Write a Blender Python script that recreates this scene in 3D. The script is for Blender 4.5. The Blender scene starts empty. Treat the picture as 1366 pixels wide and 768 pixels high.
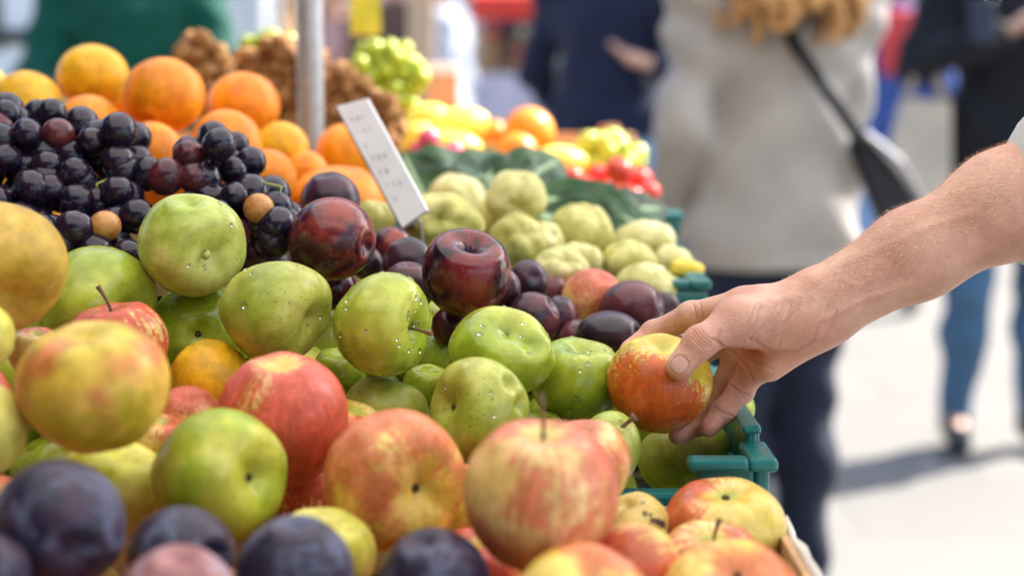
import bpy, math, random
import numpy as np
from mathutils import Vector, Matrix, Quaternion

random.seed(7)
SC = bpy.context.scene
COL = SC.collection
F_PX = 1366 * 60 / 36.0
CAM_Z = 1.15
PITCH = math.atan((384 - 100) / F_PX)
CAM = np.array([0, 0, CAM_Z])
FW = np.array([0, math.cos(PITCH), -math.sin(PITCH)])
UP = np.array([0, math.sin(PITCH), math.cos(PITCH)])
RT = np.array([1.0, 0, 0])


def P(px, py, d):
    return CAM + d * (FW + (px - 683) / F_PX * RT + (384 - py) / F_PX * UP)


def PG(px, d, z=0.0):
    """point on height z straight under/over pixel column px at view depth d"""
    x = (px - 683) / F_PX * d
    return np.array([x, d, z])


def VW(v):
    """view-frame direction (right, up, towards camera) -> world"""
    w = v[0] * RT + v[1] * UP - v[2] * FW
    return w / np.linalg.norm(w)


# ------------------------------------------------------------------ objects
def tag(o, label=None, cat=None, group=None, kind=None):
    if label: o['label'] = label
    if cat: o['category'] = cat
    if group: o['group'] = group
    if kind: o['kind'] = kind
    return o


def link(o, parent=None):
    COL.objects.link(o)
    if parent: o.parent = parent
    return o


def empty(name, loc, label, cat, group=None):
    o = bpy.data.objects.new(name, None)
    o.location = loc
    o.empty_display_size = 0.05
    link(o)
    return tag(o, label, cat, group)


def mk(name, verts, faces, mat, parent=None, smooth=True, origin=None):
    """verts in world coordinates (or relative to parent when a parent at origin is given)"""
    me = bpy.data.meshes.new(name)
    v = np.asarray(verts, dtype=float)
    if origin is not None:
        v = v - np.asarray(origin)
    me.from_pydata(v.tolist(), [], faces if isinstance(faces, list) else faces.tolist())
    me.update()
    if smooth:
        me.polygons.foreach_set('use_smooth', [True] * len(me.polygons))
    if mat is not None:
        for m in (mat if isinstance(mat, (list, tuple)) else [mat]):
            me.materials.append(m)
    o = bpy.data.objects.new(name, me)
    if origin is not None and parent is None:
        o.location = origin
    link(o, parent)
    return o


class MB:
    """collects boxes, tubes, sheets"""
    def __init__(self):
        self.v = []; self.f = []

    def add(self, vs, fs):
        n = len(self.v)
        self.v += [list(map(float, p)) for p in vs]
        self.f += [[i + n for i in f] for f in fs]
        return self

    def box(self, c, s, rz=0.0, rx=0.0):
        hx, hy, hz = s[0] / 2, s[1] / 2, s[2] / 2
        pts = [(-hx, -hy, -hz), (hx, -hy, -hz), (hx, hy, -hz), (-hx, hy, -hz), (-hx, -hy, hz), (hx, -hy, hz), (hx, hy, hz), (-hx, hy, hz)]
        M = Matrix.Rotation(rz, 3, 'Z') @ Matrix.Rotation(rx, 3, 'X')
        pts = [M @ Vector(p) + Vector(c) for p in pts]
        return self.add(pts, [(0, 3, 2, 1), (4, 5, 6, 7), (0, 1, 5, 4), (1, 2, 6, 5), (2, 3, 7, 6), (3, 0, 4, 7)])

    def box2(self, a, b):
        return self.box([(a[i] + b[i]) / 2 for i in range(3)], [abs(b[i] - a[i]) for i in range(3)])

    def tube(self, pts, rad, n=10, cap=True):
        pts = [Vector(p) for p in pts]
        rads = rad if isinstance(rad, (list, tuple)) else [rad] * len(pts)
        vs = []
        t0 = None
        for i, p in enumerate(pts):
            t = (pts[min(i + 1, len(pts) - 1)] - pts[max(i - 1, 0)]).normalized()
            if t0 is None:
                a = t.orthogonal().normalized()
            else:
                a = (t0.rotation_difference(t) @ a).normalized()
            t0 = t
            b = t.cross(a)
            for k in range(n):
                an = 2 * math.pi * k / n
                vs.append(p + (a * math.cos(an) + b * math.sin(an)) * rads[i])
        fs = []
        for i in range(len(pts) - 1):
            for k in range(n):
                k2 = (k + 1) % n
                fs.append((i * n + k, i * n + k2, (i + 1) * n + k2, (i + 1) * n + k))
        if cap:
            fs.append(tuple(reversed(range(n))))
            fs.append(tuple(range((len(pts) - 1) * n, len(pts) * n)))
        return self.add(vs, fs)

    def build(self, name, mat, parent=None, smooth=False, bevel=0.0, origin=None):
        v = self.v
        if parent is not None and origin is None:
            v = (np.array(v) - np.array(parent.location)).tolist()
        o = mk(name, v, self.f, mat, parent, smooth, origin)
        if bevel:
            m = o.modifiers.new('bevel', 'BEVEL'); m.width = bevel; m.segments = 2; m.limit_method = 'ANGLE'
        return o


# ------------------------------------------------------------------ implicit surfaces
class SDF:
    def __init__(self):
        self.p = []

    def cap(self, a, b, ra, rb=None, k=0.01, flat=None):
        a = np.asarray(a, float); b = np.asarray(b, float)
        self.p.append(('cap', a, b, ra, ra if rb is None else rb, k, flat)); return self

    def ell(self, c, r, k=0.01, axes=None):
        self.p.append(('ell', np.asarray(c, float), np.asarray(r, float), axes, None, k, None)); return self

    def bounds(self, pad):
        lo = np.full(3, 1e9); hi = np.full(3, -1e9)
        for q in self.p:
            if q[0] == 'cap':
                s = max(q[3], q[4]) * 1.0
                pts = np.array([q[1] - s, q[1] + s, q[2] - s, q[2] + s])
            else:
                s = max(q[2]); pts = np.array([q[1] - s, q[1] + s])
            lo = np.minimum(lo, pts.min(0)); hi = np.maximum(hi, pts.max(0))
        return lo - pad, hi + pad

    def mesh(self, h, noise=None, cuts=(), sub=()):
        lo, hi = self.bounds(3 * h + 0.004)
        n = np.ceil((hi - lo) / h).astype(int) + 1
        D = np.full(n, 0.2, np.float32)
        ax = [lo[i] + h * np.arange(n[i]) for i in range(3)]

        def region(q, pad):
            if q[0] == 'cap':
                s = max(q[3], q[4]); a = np.minimum(q[1], q[2]) - s - pad; b = np.maximum(q[1], q[2]) + s + pad
            else:
                s = max(q[2]); a = q[1] - s - pad; b = q[1] + s + pad
            i0 = np.clip(np.floor((a - lo) / h).astype(int), 0, n); i1 = np.clip(np.ceil((b - lo) / h).astype(int) + 1, 0, n)
            return i0, i1

        def dist(q, sl):
            X = ax[0][sl[0]][:, None, None]; Y = ax[1][sl[1]][None, :, None]; Z = ax[2][sl[2]][None, None, :]
            if q[0] == 'cap':
                _, a, b, ra, rb, k, flat = q
                ab = b - a; L = max(float(ab @ ab), 1e-12)
                x, y, z = X - a[0], Y - a[1], Z - a[2]
                t = np.clip((x * ab[0] + y * ab[1] + z * ab[2]) / L, 0, 1)
                x = x - t * ab[0]; y = y - t * ab[1]; z = z - t * ab[2]
                if flat is not None:
                    u, f = flat
                    dd = (x * u[0] + y * u[1] + z * u[2]) * (1 / f - 1)
                    x = x + dd * u[0]; y = y + dd * u[1]; z = z + dd * u[2]
                return np.sqrt(x * x + y * y + z * z) - (ra + (rb - ra) * t)
            c, r, A = q[1], q[2], q[3]
            x, y, z = X - c[0], Y - c[1], Z - c[2]
            if A is not None:
                x, y, z = [x * A[i][0] + y * A[i][1] + z * A[i][2] for i in range(3)]
            qn = np.sqrt((x / r[0])**2 + (y / r[1])**2 + (z / r[2])**2)
            return (qn - 1) * min(r) * 0.95

        for q in self.p:
            k = q[5]
            i0, i1 = region(q, k + 4 * h)
            sl = tuple(slice(i0[i], i1[i]) for i in range(3))
            d = dist(q, sl)
            o = D[sl]
            m = np.maximum(k - np.abs(o - d), 0) / k
            D[sl] = np.minimum(o, d) - m * m * k * 0.25
        for q in sub:
            k = q[5]
            i0, i1 = region(q, k + 4 * h)
            sl = tuple(slice(i0[i], i1[i]) for i in range(3))
            d = -dist(q, sl); o = D[sl]
            m = np.maximum(k - np.abs(o - d), 0) / k
            D[sl] = np.maximum(o, d) + m * m * k * 0.25
        if noise is not None:
            X, Y, Z = np.meshgrid(*ax, indexing='ij', sparse=True)
            D += noise(X, Y, Z).astype(np.float32)
        for (pt, nr) in cuts:
            X, Y, Z = np.meshgrid(*ax, indexing='ij', sparse=True)
            D = np.maximum(D, ((X - pt[0]) * nr[0] + (Y - pt[1]) * nr[1] + (Z - pt[2]) * nr[2]))
        return surface_nets(D, lo, h)


def surface_nets(D, lo, h):
    D[0] = D[-1] = 1; D[:, 0] = D[:, -1] = 1; D[:, :, 0] = D[:, :, -1] = 1
    S = D < 0
    n = np.array(D.shape)
    N = int(n.prod())
    st = np.array([n[1] * n[2], n[2], 1])
    cells, pts, quads = [], [], []
    for a in range(3):
        b, c = (a + 1) % 3, (a + 2) % 3
        s0 = [slice(None)] * 3; s1 = [slice(None)] * 3
        s0[a] = slice(0, -1); s1[a] = slice(1, None)
        s0, s1 = tuple(s0), tuple(s1)
        idx = np.argwhere(S[s0] != S[s1])
        d0 = D[s0][tuple(idx.T)]; d1 = D[s1][tuple(idx.T)]
        p = idx.astype(float); p[:, a] += d0 / (d0 - d1)
        f = idx @ st
        q = [f, f - st[b], f - st[b] - st[c], f - st[c]]
        for k in q:
            cells.append(k); pts.append(p)
        Q = np.stack(q, 1)
        neg = d0 < 0
        Q[~neg] = Q[~neg][:, ::-1]
        quads.append(Q)
    cells = np.concatenate(cells); pts = np.concatenate(pts); quads = np.concatenate(quads)
    u, inv = np.unique(cells, return_inverse=True)
    cnt = np.bincount(inv)
    V = np.stack([np.bincount(inv, pts[:, i]) / cnt for i in range(3)], 1)
    Fq = np.searchsorted(u, quads)
    return V * h + lo, Fq


# ------------------------------------------------------------------ materials
def newmat(name):
    m = bpy.data.materials.new(name); m.use_nodes = True
    nt = m.node_tree; nt.nodes.clear()
    out = nt.nodes.new('ShaderNodeOutputMaterial')
    bs = nt.nodes.new('ShaderNodeBsdfPrincipled')
    nt.links.new(bs.outputs[0], out.inputs[0])
    return m, nt, bs, out


class N:
    """tiny node helper"""
    def __init__(s, nt): s.nt = nt

    def n(s, t, **k):
        x = s.nt.nodes.new(t)
        for a, b in k.items(): setattr(x, a, b)
        return x

    def lk(s, a, b): s.nt.links.new(a, b)

    def set(s, sock, v):
        if isinstance(v, bpy.types.NodeSocket): s.lk(v, sock)
        else:
            if hasattr(sock.default_value, '__len__') and isinstance(v, (tuple, list)) and len(v) == 3 and len(sock.default_value) == 4: v = (*v, 1)
            sock.default_value = v

    def math(s, op, a, b=0.0, c=0.0, clamp=False):
        x = s.n('ShaderNodeMath', operation=op, use_clamp=clamp)
        s.set(x.inputs[0], a); s.set(x.inputs[1], b); s.set(x.inputs[2], c)
        return x.outputs[0]

    def vmath(s, op, a, b=(0, 0, 0), scale=None):
        x = s.n('ShaderNodeVectorMath', operation=op)
        s.set(x.inputs[0], a); s.set(x.inputs[1], b)
        if scale is not None: s.set(x.inputs['Scale'], scale)
        return x.outputs['Value'] if op in ('DOT_PRODUCT', 'LENGTH') else x.outputs[0]

    def noise(s, v, scale, detail=2, rough=0.5, dist=0.0):
        x = s.n('ShaderNodeTexNoise'); s.lk(v, x.inputs['Vector'])
        x.inputs['Scale'].default_value = scale; x.inputs['Detail'].default_value = detail
        x.inputs['Roughness'].default_value = rough; x.inputs['Distortion'].default_value = dist
        return x.outputs['Fac']

    def vor(s, v, scale, feature='F1', rnd=1.0):
        x = s.n('ShaderNodeTexVoronoi', feature=feature); s.lk(v, x.inputs['Vector'])
        x.inputs['Scale'].default_value = scale; x.inputs['Randomness'].default_value = rnd
        return x

    def ss(s, v, a, b, lo=0.0, hi=1.0):
        x = s.n('ShaderNodeMapRange', interpolation_type='SMOOTHSTEP')
        s.set(x.inputs['Value'], v)
        x.inputs['From Min'].default_value = a; x.inputs['From Max'].default_value = b
        x.inputs['To Min'].default_value = lo; x.inputs['To Max'].default_value = hi
        return x.outputs[0]

    def mix(s, f, a, b, blend='MIX'):
        x = s.n('ShaderNodeMix', data_type='RGBA', blend_type=blend)
        s.set(x.inputs[0], f); s.set(x.inputs[6], a); s.set(x.inputs[7], b)
        return x.outputs[2]

    def bump(s, hgt, strength, dist, bs, normal=None):
        x = s.n('ShaderNodeBump'); s.lk(hgt, x.inputs['Height'])
        x.inputs['Strength'].default_value = strength; x.inputs['Distance'].default_value = dist
        if normal is not None: s.lk(normal, x.inputs['Normal'])
        if bs is not None: s.lk(x.outputs[0], bs.inputs['Normal'])
        return x.outputs[0]

    def obj_coord(s, scale, randomise=True):
        tc = s.n('ShaderNodeTexCoord')
        v = s.vmath('SCALE', tc.outputs['Object'], scale=scale)
        if not randomise: return v, v
        oi = s.n('ShaderNodeObjectInfo')
        r = s.math('MULTIPLY', oi.outputs['Random'], 37.0)
        cx = s.n('ShaderNodeCombineXYZ'); s.lk(r, cx.inputs[0]); s.lk(r, cx.inputs[1]); s.lk(r, cx.inputs[2])
        return v, s.vmath('ADD', v, cx.outputs[0])


def setp(bs, **k):
    names = dict(color='Base Color', rough='Roughness', spec='Specular IOR Level', coat='Coat Weight', coat_rough='Coat Roughness',
                 sss='Subsurface Weight', sssr='Subsurface Radius', ssss='Subsurface Scale', metal='Metallic', trans='Transmission Weight', ior='IOR', sheen='Sheen Weight', alpha='Alpha')
    for a, v in k.items():
        s = bs.inputs[names[a]]
        if a == 'color' and len(v) == 3: v = (*v, 1)
        s.default_value = v


def plain(name, color, rough=0.6, var=0.12, scale=8.0, bump=0.0, bscale=60.0, bdist=0.002, metal=0.0, spec=0.5, coat=0.0, sheen=0.0):
    m, nt, bs, out = newmat(name); g = N(nt)
    setp(bs, rough=rough, metal=metal, spec=spec, coat=coat, sheen=sheen)
    v, vr = g.obj_coord(1.0)
    nz = g.noise(vr, scale, 4, 0.6)
    dk = tuple(c * (1 - var) for c in color); lt = tuple(min(1, c * (1 + var)) for c in color)
    g.lk(g.mix(g.ss(nz, 0.3, 0.7), dk, lt), bs.inputs['Base Color'])
    g.lk(g.ss(nz, 0.25, 0.75, max(rough - .08, 0.02), min(rough + .08, 1)), bs.inputs['Roughness'])
    if bump:
        g.bump(g.noise(vr, bscale, 4, 0.6), bump, bdist, bs)
    return m


def fruit_mat(name, c1, c2, blush=None, amt=0.5, bdir=(0, 0, 1), bd=0.25, streak=0.5, speck=None, spk=0.06, spks=7.0,
              rough=0.34, coat=0.10, sss=0.05, patch=None, patch_amt=0.0, R=0.04, bump=0.15, green_cavity=None, fine=0.4):
    m, nt, bs, out = newmat(name); g = N(nt)
    v, vr = g.obj_coord(1.0 / R)
    setp(bs, rough=rough, coat=coat * .5, spec=.36, coat_rough=0.15, sss=sss, sssr=(1.0, 0.5, 0.25), ssss=0.006)
    low = g.noise(vr, 0.9, 3, 0.55, 0.3)
    col = g.mix(g.ss(low, 0.32, 0.68), c1, c2)
    sx = g.n('ShaderNodeSeparateXYZ'); g.lk(v, sx.inputs[0])
    cx = g.n('ShaderNodeCombineXYZ'); g.lk(sx.outputs[0], cx.inputs[0]); g.lk(sx.outputs[1], cx.inputs[1])
    nrm = g.vmath('NORMALIZE', cx.outputs[0])
    zc = g.n('ShaderNodeCombineXYZ'); g.lk(g.math('MULTIPLY', sx.outputs[2], 0.16), zc.inputs[2])
    sv = g.vmath('ADD', g.vmath('ADD', nrm, zc.outputs[0]), g.vmath('SUBTRACT', vr, v))
    st = g.noise(sv, 9.0, 5, 0.72)
    st2 = g.noise(vr, 5.5, 5, 0.75)
    stm = g.math('ADD', g.math('MULTIPLY', st, 0.6), g.math('MULTIPLY', st2, 0.4))
    if blush:
        dd = g.vmath('DOT_PRODUCT', g.vmath('NORMALIZE', v), tuple(np.array(bdir) / np.linalg.norm(bdir)))
        big = g.noise(vr, 0.75, 2, 0.5)
        a = g.math('ADD', g.math('MULTIPLY', dd, bd), g.math('MULTIPLY', g.math('SUBTRACT', big, 0.5), 2.6))
        a = g.math('ADD', a, g.math('MULTIPLY', g.math('SUBTRACT', stm, 0.5), streak * 5.0))
        a = g.math('ADD', a, g.math('MULTIPLY', g.math('SUBTRACT', g.noise(vr, 13, 6, .8), .5), fine * 3.0))
        a = g.math('ADD', a, amt - 0.5)
        msk = g.ss(a, -0.20, 0.22)
        b2 = tuple(min(1, x * s) for x, s in zip(blush, (0.78, 0.45, 0.55)))
        bc = g.mix(g.ss(stm, 0.42, 0.58), b2, blush)
        col = g.mix(g.math('MULTIPLY', msk, 0.93), col, bc)
    if green_cavity:
        zz = g.vmath('DOT_PRODUCT', g.vmath('NORMALIZE', v), (0, 0, 1))
        col = g.mix(g.ss(g.math('ADD', zz, g.math('MULTIPLY', g.math('SUBTRACT', stm, 0.5), .3)), 0.91, 0.985, 0, .8), col, green_cavity)
    if patch:
        pm = g.ss(g.noise(vr, 1.7, 5, 0.65, 0.6), 0.52, 0.68)
        col = g.mix(g.math('MULTIPLY', pm, patch_amt), col, patch)
    if speck:
        vo = g.vor(vr, spks)
        dist = vo.outputs['Distance']
        rs = g.n('ShaderNodeSeparateColor'); g.lk(vo.outputs['Color'], rs.inputs[0])
        th = g.math('MULTIPLY', rs.outputs[0], spk * 4.2)
        sm = g.ss(g.math('SUBTRACT', th, dist), -0.01, 0.035)
        col = g.mix(g.math('MULTIPLY', sm, 0.85), col, speck)
    # faint scuffs
    sc = g.ss(g.noise(vr, 14, 4, 0.7), 0.62, 0.8)
    col = g.mix(g.math('MULTIPLY', sc, 0.25), col, tuple(min(1, x * 1.1 + .03) for x in c2))
    mo = g.ss(g.noise(vr, 2.6, 4, 0.6), 0.36, 0.64, .80, 1.12)
    mc = g.n('ShaderNodeCombineXYZ'); g.lk(mo, mc.inputs[0]); g.lk(mo, mc.inputs[1]); g.lk(g.math('MULTIPLY', mo, mo), mc.inputs[2])
    col = g.mix(1.0, col, mc.outputs[0], 'MULTIPLY')
    g.lk(col, bs.inputs['Base Color'])
    g.lk(g.ss(g.noise(vr, 3.0, 5, 0.7), 0.3, 0.7, max(.05, rough - 0.1), rough + 0.14), bs.inputs['Roughness'])
    hb = g.math('ADD', g.noise(vr, 4.0, 3, 0.5), g.math('MULTIPLY', g.noise(vr, 30, 3, 0.6), 0.12))
    g.bump(hb, bump, R * 0.05, bs)
    return m


def plum_mat(name, c1, c2, bloom, amt, rough=0.3, R=0.03, speck=None, coat=0.2):
    m, nt, bs, out = newmat(name); g = N(nt)
    v, vr = g.obj_coord(1.0 / R)
    setp(bs, coat=coat * .35, spec=.34, coat_rough=0.10, sss=0.03, sssr=(1, .4, .3), ssss=0.004)
    mpp = g.n('ShaderNodeMapping'); g.lk(vr, mpp.inputs[0]); mpp.inputs['Scale'].default_value = (1, 1, .45)
    low = g.noise(mpp.outputs[0], 1.3, 3, 0.6, 0.0)
    col = g.mix(g.ss(g.math('ADD', low, g.math('MULTIPLY', g.math('SUBTRACT', g.noise(vr, 7, 4, .7), .5), .22)), 0.40, 0.62), c1, c2)
    if speck:
        vo = g.vor(vr, 12.0); rs = g.n('ShaderNodeSeparateColor'); g.lk(vo.outputs['Color'], rs.inputs[0])
        sm = g.ss(g.math('SUBTRACT', g.math('MULTIPLY', rs.outputs[0], 0.14), vo.outputs['Distance']), -0.01, 0.04)
        col = g.mix(g.math('MULTIPLY', sm, 0.6), col, speck)
    bm = g.ss(g.math('ADD', g.noise(vr, 1.3, 5, 0.65, 0.8), g.math('MULTIPLY', g.math('SUBTRACT', g.noise(vr, 9, 4, .7), .5), .35)), 0.62 - amt * 0.25, 0.78 - amt * 0.25)
    bf = g.math('MULTIPLY', bm, min(1, amt + 0.15))
    col = g.mix(bf, col, bloom)
    g.lk(col, bs.inputs['Base Color'])
    g.lk(g.math('ADD', g.math('MULTIPLY', bf, 0.35), rough), bs.inputs['Roughness'])
    g.bump(g.noise(vr, 3.0, 4, 0.6), 0.12, R * 0.08, bs)
    return m
# ================================================================== FRUIT
def sines(dirs, seed, freq, nterm=7):
    r = np.random.RandomState(seed)
    o = np.zeros(len(dirs))
    for _ in range(nterm):
        w = r.normal(size=3); w /= np.linalg.norm(w)
        f = freq * r.uniform(0.6, 1.5)
        o += np.sin(dirs @ w * f + r.uniform(0, 6.28))
    return o / nterm * 1.6


def fruit_verts(R, zs=0.92, dims=(), rib=(5, 0.02), lump=(0.03, 2.2), taper=0.06, seed=0, seg=(72, 54), stem_dim=(0.42, 0.40), bot_dim=(0.34, 0.2)):
    ns, nr = seg
    dirs = [(0, 0, 1)]
    for i in range(1, nr):
        th = math.pi * i / nr
        for k in range(ns):
            a = 2 * math.pi * k / ns
            dirs.append((math.sin(th) * math.cos(a), math.sin(th) * math.sin(a), math.cos(th)))
    dirs.append((0, 0, -1))
    dirs = np.array(dirs)
    faces = []
    for k in range(ns): faces.append((0, 1 + k, 1 + (k + 1) % ns))
    for i in range(nr - 2):
        for k in range(ns):
            a = 1 + i * ns + k; b = 1 + i * ns + (k + 1) % ns
            faces.append((a, a + ns, b + ns, b))
    L = 1 + (nr - 1) * ns
    for k in range(ns): faces.append((L, 1 + (nr - 2) * ns + (k + 1) % ns, 1 + (nr - 2) * ns + k))
    r = np.ones(len(dirs))
    r += lump[0] * sines(dirs, seed, lump[1])
    phi = np.arctan2(dirs[:, 1], dirs[:, 0]); sth = np.sqrt(np.clip(1 - dirs[:, 2]**2, 0, 1))
    r += rib[1] * np.cos(rib[0] * phi + seed) * sth * (0.35 + 0.65 * np.abs(dirs[:, 2]))
    alld = list(dims)
    if stem_dim: alld.append(((0, 0, 1), *stem_dim))
    if bot_dim: alld.append(((0, 0, -1), *bot_dim))
    for (d, w, dep) in alld:
        d = np.array(d, float); d /= np.linalg.norm(d)
        al = np.arccos(np.clip(dirs @ d, -1, 1))
        r *= 1 - dep * np.exp(-(al / w)**1.7) + 0.035 * np.exp(-((al - w * 1.7) / (w * .7))**2)
    v = dirs * r[:, None]
    tz = 1 + taper * v[:, 2]
    v[:, 0] *= tz; v[:, 1] *= tz
    v[:, 2] *= zs
    return v * R, faces


MAT = {}
def M(n): return MAT[n]

C_GRN = (0.30, 0.40, 0.055); C_GRN2 = (0.46, 0.52, 0.11)
MAT['green'] = fruit_mat('green_apple_skin', (0.25, 0.34, 0.018), (0.47, 0.50, 0.06), speck=(0.20, 0.24, 0.03), spk=0.03, spks=12, rough=0.26, coat=0.35)
MAT['green_pale'] = fruit_mat('pale_green_apple_skin', (0.34, 0.42, 0.05), (0.56, 0.57, 0.15), speck=(0.13, 0.13, 0.02), spk=0.045, spks=13, rough=0.28, coat=0.3)
MAT['green_deep'] = fruit_mat('deep_green_apple_skin', (0.21, 0.30, 0.012), (0.42, 0.46, 0.035), speck=(0.5, 0.55, 0.2), spk=0.045, spks=6, rough=0.27, coat=0.28)
MAT['green_russet'] = fruit_mat('russeted_green_apple_skin', (0.28, 0.36, 0.03), (0.48, 0.47, 0.09), patch=(0.30, 0.23, 0.05), patch_amt=0.4, speck=(0.08, 0.07, 0.02), spk=0.055, spks=13, rough=0.36)
MAT['greenyel'] = fruit_mat('yellow_green_apple_skin', (0.27, 0.36, 0.012), (0.60, 0.55, 0.07), rough=0.36, speck=(0.2, 0.22, .04), spk=.04, patch=(0.55, 0.55, 0.2), patch_amt=.3)
MAT['yelorange'] = fruit_mat('yellow_apple_skin', (0.54, 0.43, 0.02), (0.76, 0.46, 0.07), blush=(0.70, 0.25, 0.07), amt=0.34, bdir=(.3, .5, .9), bd=.35, streak=.15, fine=.1, rough=0.4)
MAT['yelpale'] = fruit_mat('pale_yellow_apple_skin', (0.56, 0.54, 0.04), (0.72, 0.64, 0.16), rough=0.4)
MAT['russet'] = fruit_mat('russet_apple_skin', (0.48, 0.30, 0.025), (0.64, 0.40, 0.08), patch=(0.58, 0.34, 0.10), patch_amt=.5, rough=0.5, speck=(0.3, .2, .05), spk=.04)
MAT['gala'] = fruit_mat('pink_streaked_apple_skin', (0.80, 0.50, 0.15), (0.84, 0.62, 0.26), blush=(0.72, 0.21, 0.10), amt=0.72, bdir=(.9, -.5, -.1), bd=.3, streak=.5, rough=0.35, speck=(.85, .65, .3), spk=.035, green_cavity=(0.66, 0.60, 0.16))
MAT['gala_yel'] = fruit_mat('yellow_blushed_apple_skin', (0.76, 0.50, 0.05), (0.80, 0.60, 0.15), blush=(0.72, 0.22, 0.08), amt=0.44, bdir=(0, 1, -.1), bd=.45, streak=.4, rough=0.36, speck=(.85, .7, .3), spk=.03)
MAT['red'] = fruit_mat('red_blushed_apple_skin', (0.76, 0.42, 0.14), (0.80, 0.55, 0.22), blush=(0.64, 0.085, 0.05), amt=.95, bdir=(-.5, .2, 0), bd=.15, streak=.45, rough=0.36, speck=(.85, .5, .3), spk=.03, green_cavity=(.72, .55, .12))
MAT['redstripe'] = fruit_mat('red_striped_apple_skin', (0.74, 0.44, 0.12), (0.8, 0.56, 0.22), blush=(0.55, 0.06, 0.03), amt=0.72, bdir=(0, 0, 1), bd=.1, streak=1.0, rough=0.38)
MAT['held'] = fruit_mat('held_apple_skin', (0.58, 0.53, 0.03), (0.74, 0.50, 0.06), blush=(0.56, 0.085, 0.015), amt=0.46, bdir=(-.75, -.35, -.6), bd=.95, streak=.55, fine=1.1, rough=0.32, speck=(.8, .6, .2), spk=.03, coat=.2, green_cavity=(0.62, 0.58, 0.14))
MAT['blush2'] = fruit_mat('soft_blushed_apple_skin', (0.72, 0.50, 0.06), (0.80, 0.60, 0.20), blush=(0.60, 0.10, 0.045), amt=0.52, bdir=(.9, .1, -.1), bd=.5, streak=.6, rough=0.32, coat=.2, green_cavity=(0.40, 0.45, 0.07), speck=(.3, .12, .04), spk=.04)
MAT['bruised'] = fruit_mat('bruised_yellow_apple_skin', (0.68, 0.48, 0.10), (0.76, 0.58, 0.2), patch=(0.42, 0.2, 0.04), patch_amt=.7, rough=0.38, speck=(.1, .05, .02), spk=.08, spks=5)
MAT['peach'] = fruit_mat('nectarine_skin', (0.72, 0.38, 0.12), (0.76, 0.48, 0.22), blush=(0.58, 0.12, 0.06), amt=0.75, bdir=(0, 0, 1), bd=.3, streak=.2, rough=0.45, R=.04)
MAT['orange'] = fruit_mat('orange_peel', (0.80, 0.22, 0.004), (0.86, 0.30, 0.008), speck=(0.66, 0.2, 0.01), spk=.055, spks=9, rough=0.42, bump=.5, sss=.05)
MAT['orangeyel'] = fruit_mat('yellow_orange_peel', (0.76, 0.37, 0.006), (0.82, 0.45, 0.012), speck=(0.58, 0.3, 0.02), spk=.05, spks=10, rough=0.42, bump=.5, patch=(.6, .45, .04), patch_amt=.35)
MAT['lemon'] = fruit_mat('lemon_peel', (0.86, 0.60, 0.05), (0.9, 0.70, 0.12), rough=0.4)
MAT['quince'] = fruit_mat('quince_skin', (0.38, 0.36, 0.07), (0.60, 0.56, 0.20), patch=(0.34, 0.26, 0.06), patch_amt=.55, rough=0.5, speck=(.3, .24, .07), spk=.05, coat=.05, bump=.3)
MAT['quince_pale'] = fruit_mat('pale_quince_skin', (0.50, 0.47, 0.15), (0.72, 0.67, 0.34), patch=(0.44, 0.37, 0.08), patch_amt=.4, rough=0.48, coat=.05, bump=.3)
MAT['plum'] = plum_mat('dark_plum_skin', (0.030, 0.010, 0.018), (0.12, 0.025, 0.035), (0.20, 0.16, 0.24), 0.2, speck=(.4, .25, .2))
MAT['plum_black'] = plum_mat('black_plum_skin', (0.018, 0.010, 0.016), (0.06, 0.015, 0.03), (0.20, 0.19, 0.28), 0.18)
MAT['plum_red'] = plum_mat('red_brown_plum_skin', (0.04, 0.006, 0.016), (0.27, 0.04, 0.025), (0.30, 0.17, 0.16), 0.12, rough=.22, R=.036, speck=(.6, .35, .2), coat=.4)
MAT['plum_brown'] = plum_mat('mahogany_plum_skin', (0.014, 0.004, 0.012), (0.17, 0.018, 0.020), (0.25, 0.15, 0.2), 0.14, rough=.2, R=.036, speck=(.5, .35, .15), coat=.4)
MAT['plum_bloom'] = plum_mat('bloomy_blue_plum_skin', (0.018, 0.014, 0.035), (0.045, 0.016, 0.035), (0.13, 0.145, 0.22), 0.55, rough=.42, coat=.05)
MAT['plum_pink'] = plum_mat('dusty_pink_plum_skin', (0.25, 0.08, 0.09), (0.4, 0.18, 0.16), (0.40, 0.30, 0.35), 0.6, rough=.45, coat=.05)
MAT['grape'] = plum_mat('dark_grape_skin', (0.007, 0.006, 0.016), (0.024, 0.009, 0.022), (0.11, 0.13, 0.22), 0.30, rough=.20, R=.011, coat=.35)
MAT['grape_red'] = plum_mat('wine_grape_skin', (0.05, 0.010, 0.018), (0.13, 0.025, 0.03), (0.16, 0.12, 0.18), 0.2, rough=.22, R=.011, coat=.25)
MAT['grape_amber'] = plum_mat('amber_grape_skin', (0.42, 0.15, 0.035), (0.55, 0.27, 0.08), (0.5, 0.35, 0.2), 0.2, rough=.3, R=.011)
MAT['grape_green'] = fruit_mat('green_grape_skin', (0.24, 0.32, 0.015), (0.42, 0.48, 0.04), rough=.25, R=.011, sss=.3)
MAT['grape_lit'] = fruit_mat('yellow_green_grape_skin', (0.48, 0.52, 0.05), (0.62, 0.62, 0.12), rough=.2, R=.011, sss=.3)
MAT['tomato'] = fruit_mat('red_tomato_skin', (0.60, 0.02, 0.015), (0.66, 0.05, 0.02), rough=.2, R=.02, coat=.4)
MAT['radish'] = fruit_mat('pink_radish_skin', (0.62, 0.05, 0.12), (0.66, 0.12, 0.2), rough=.3, R=.02)
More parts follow.
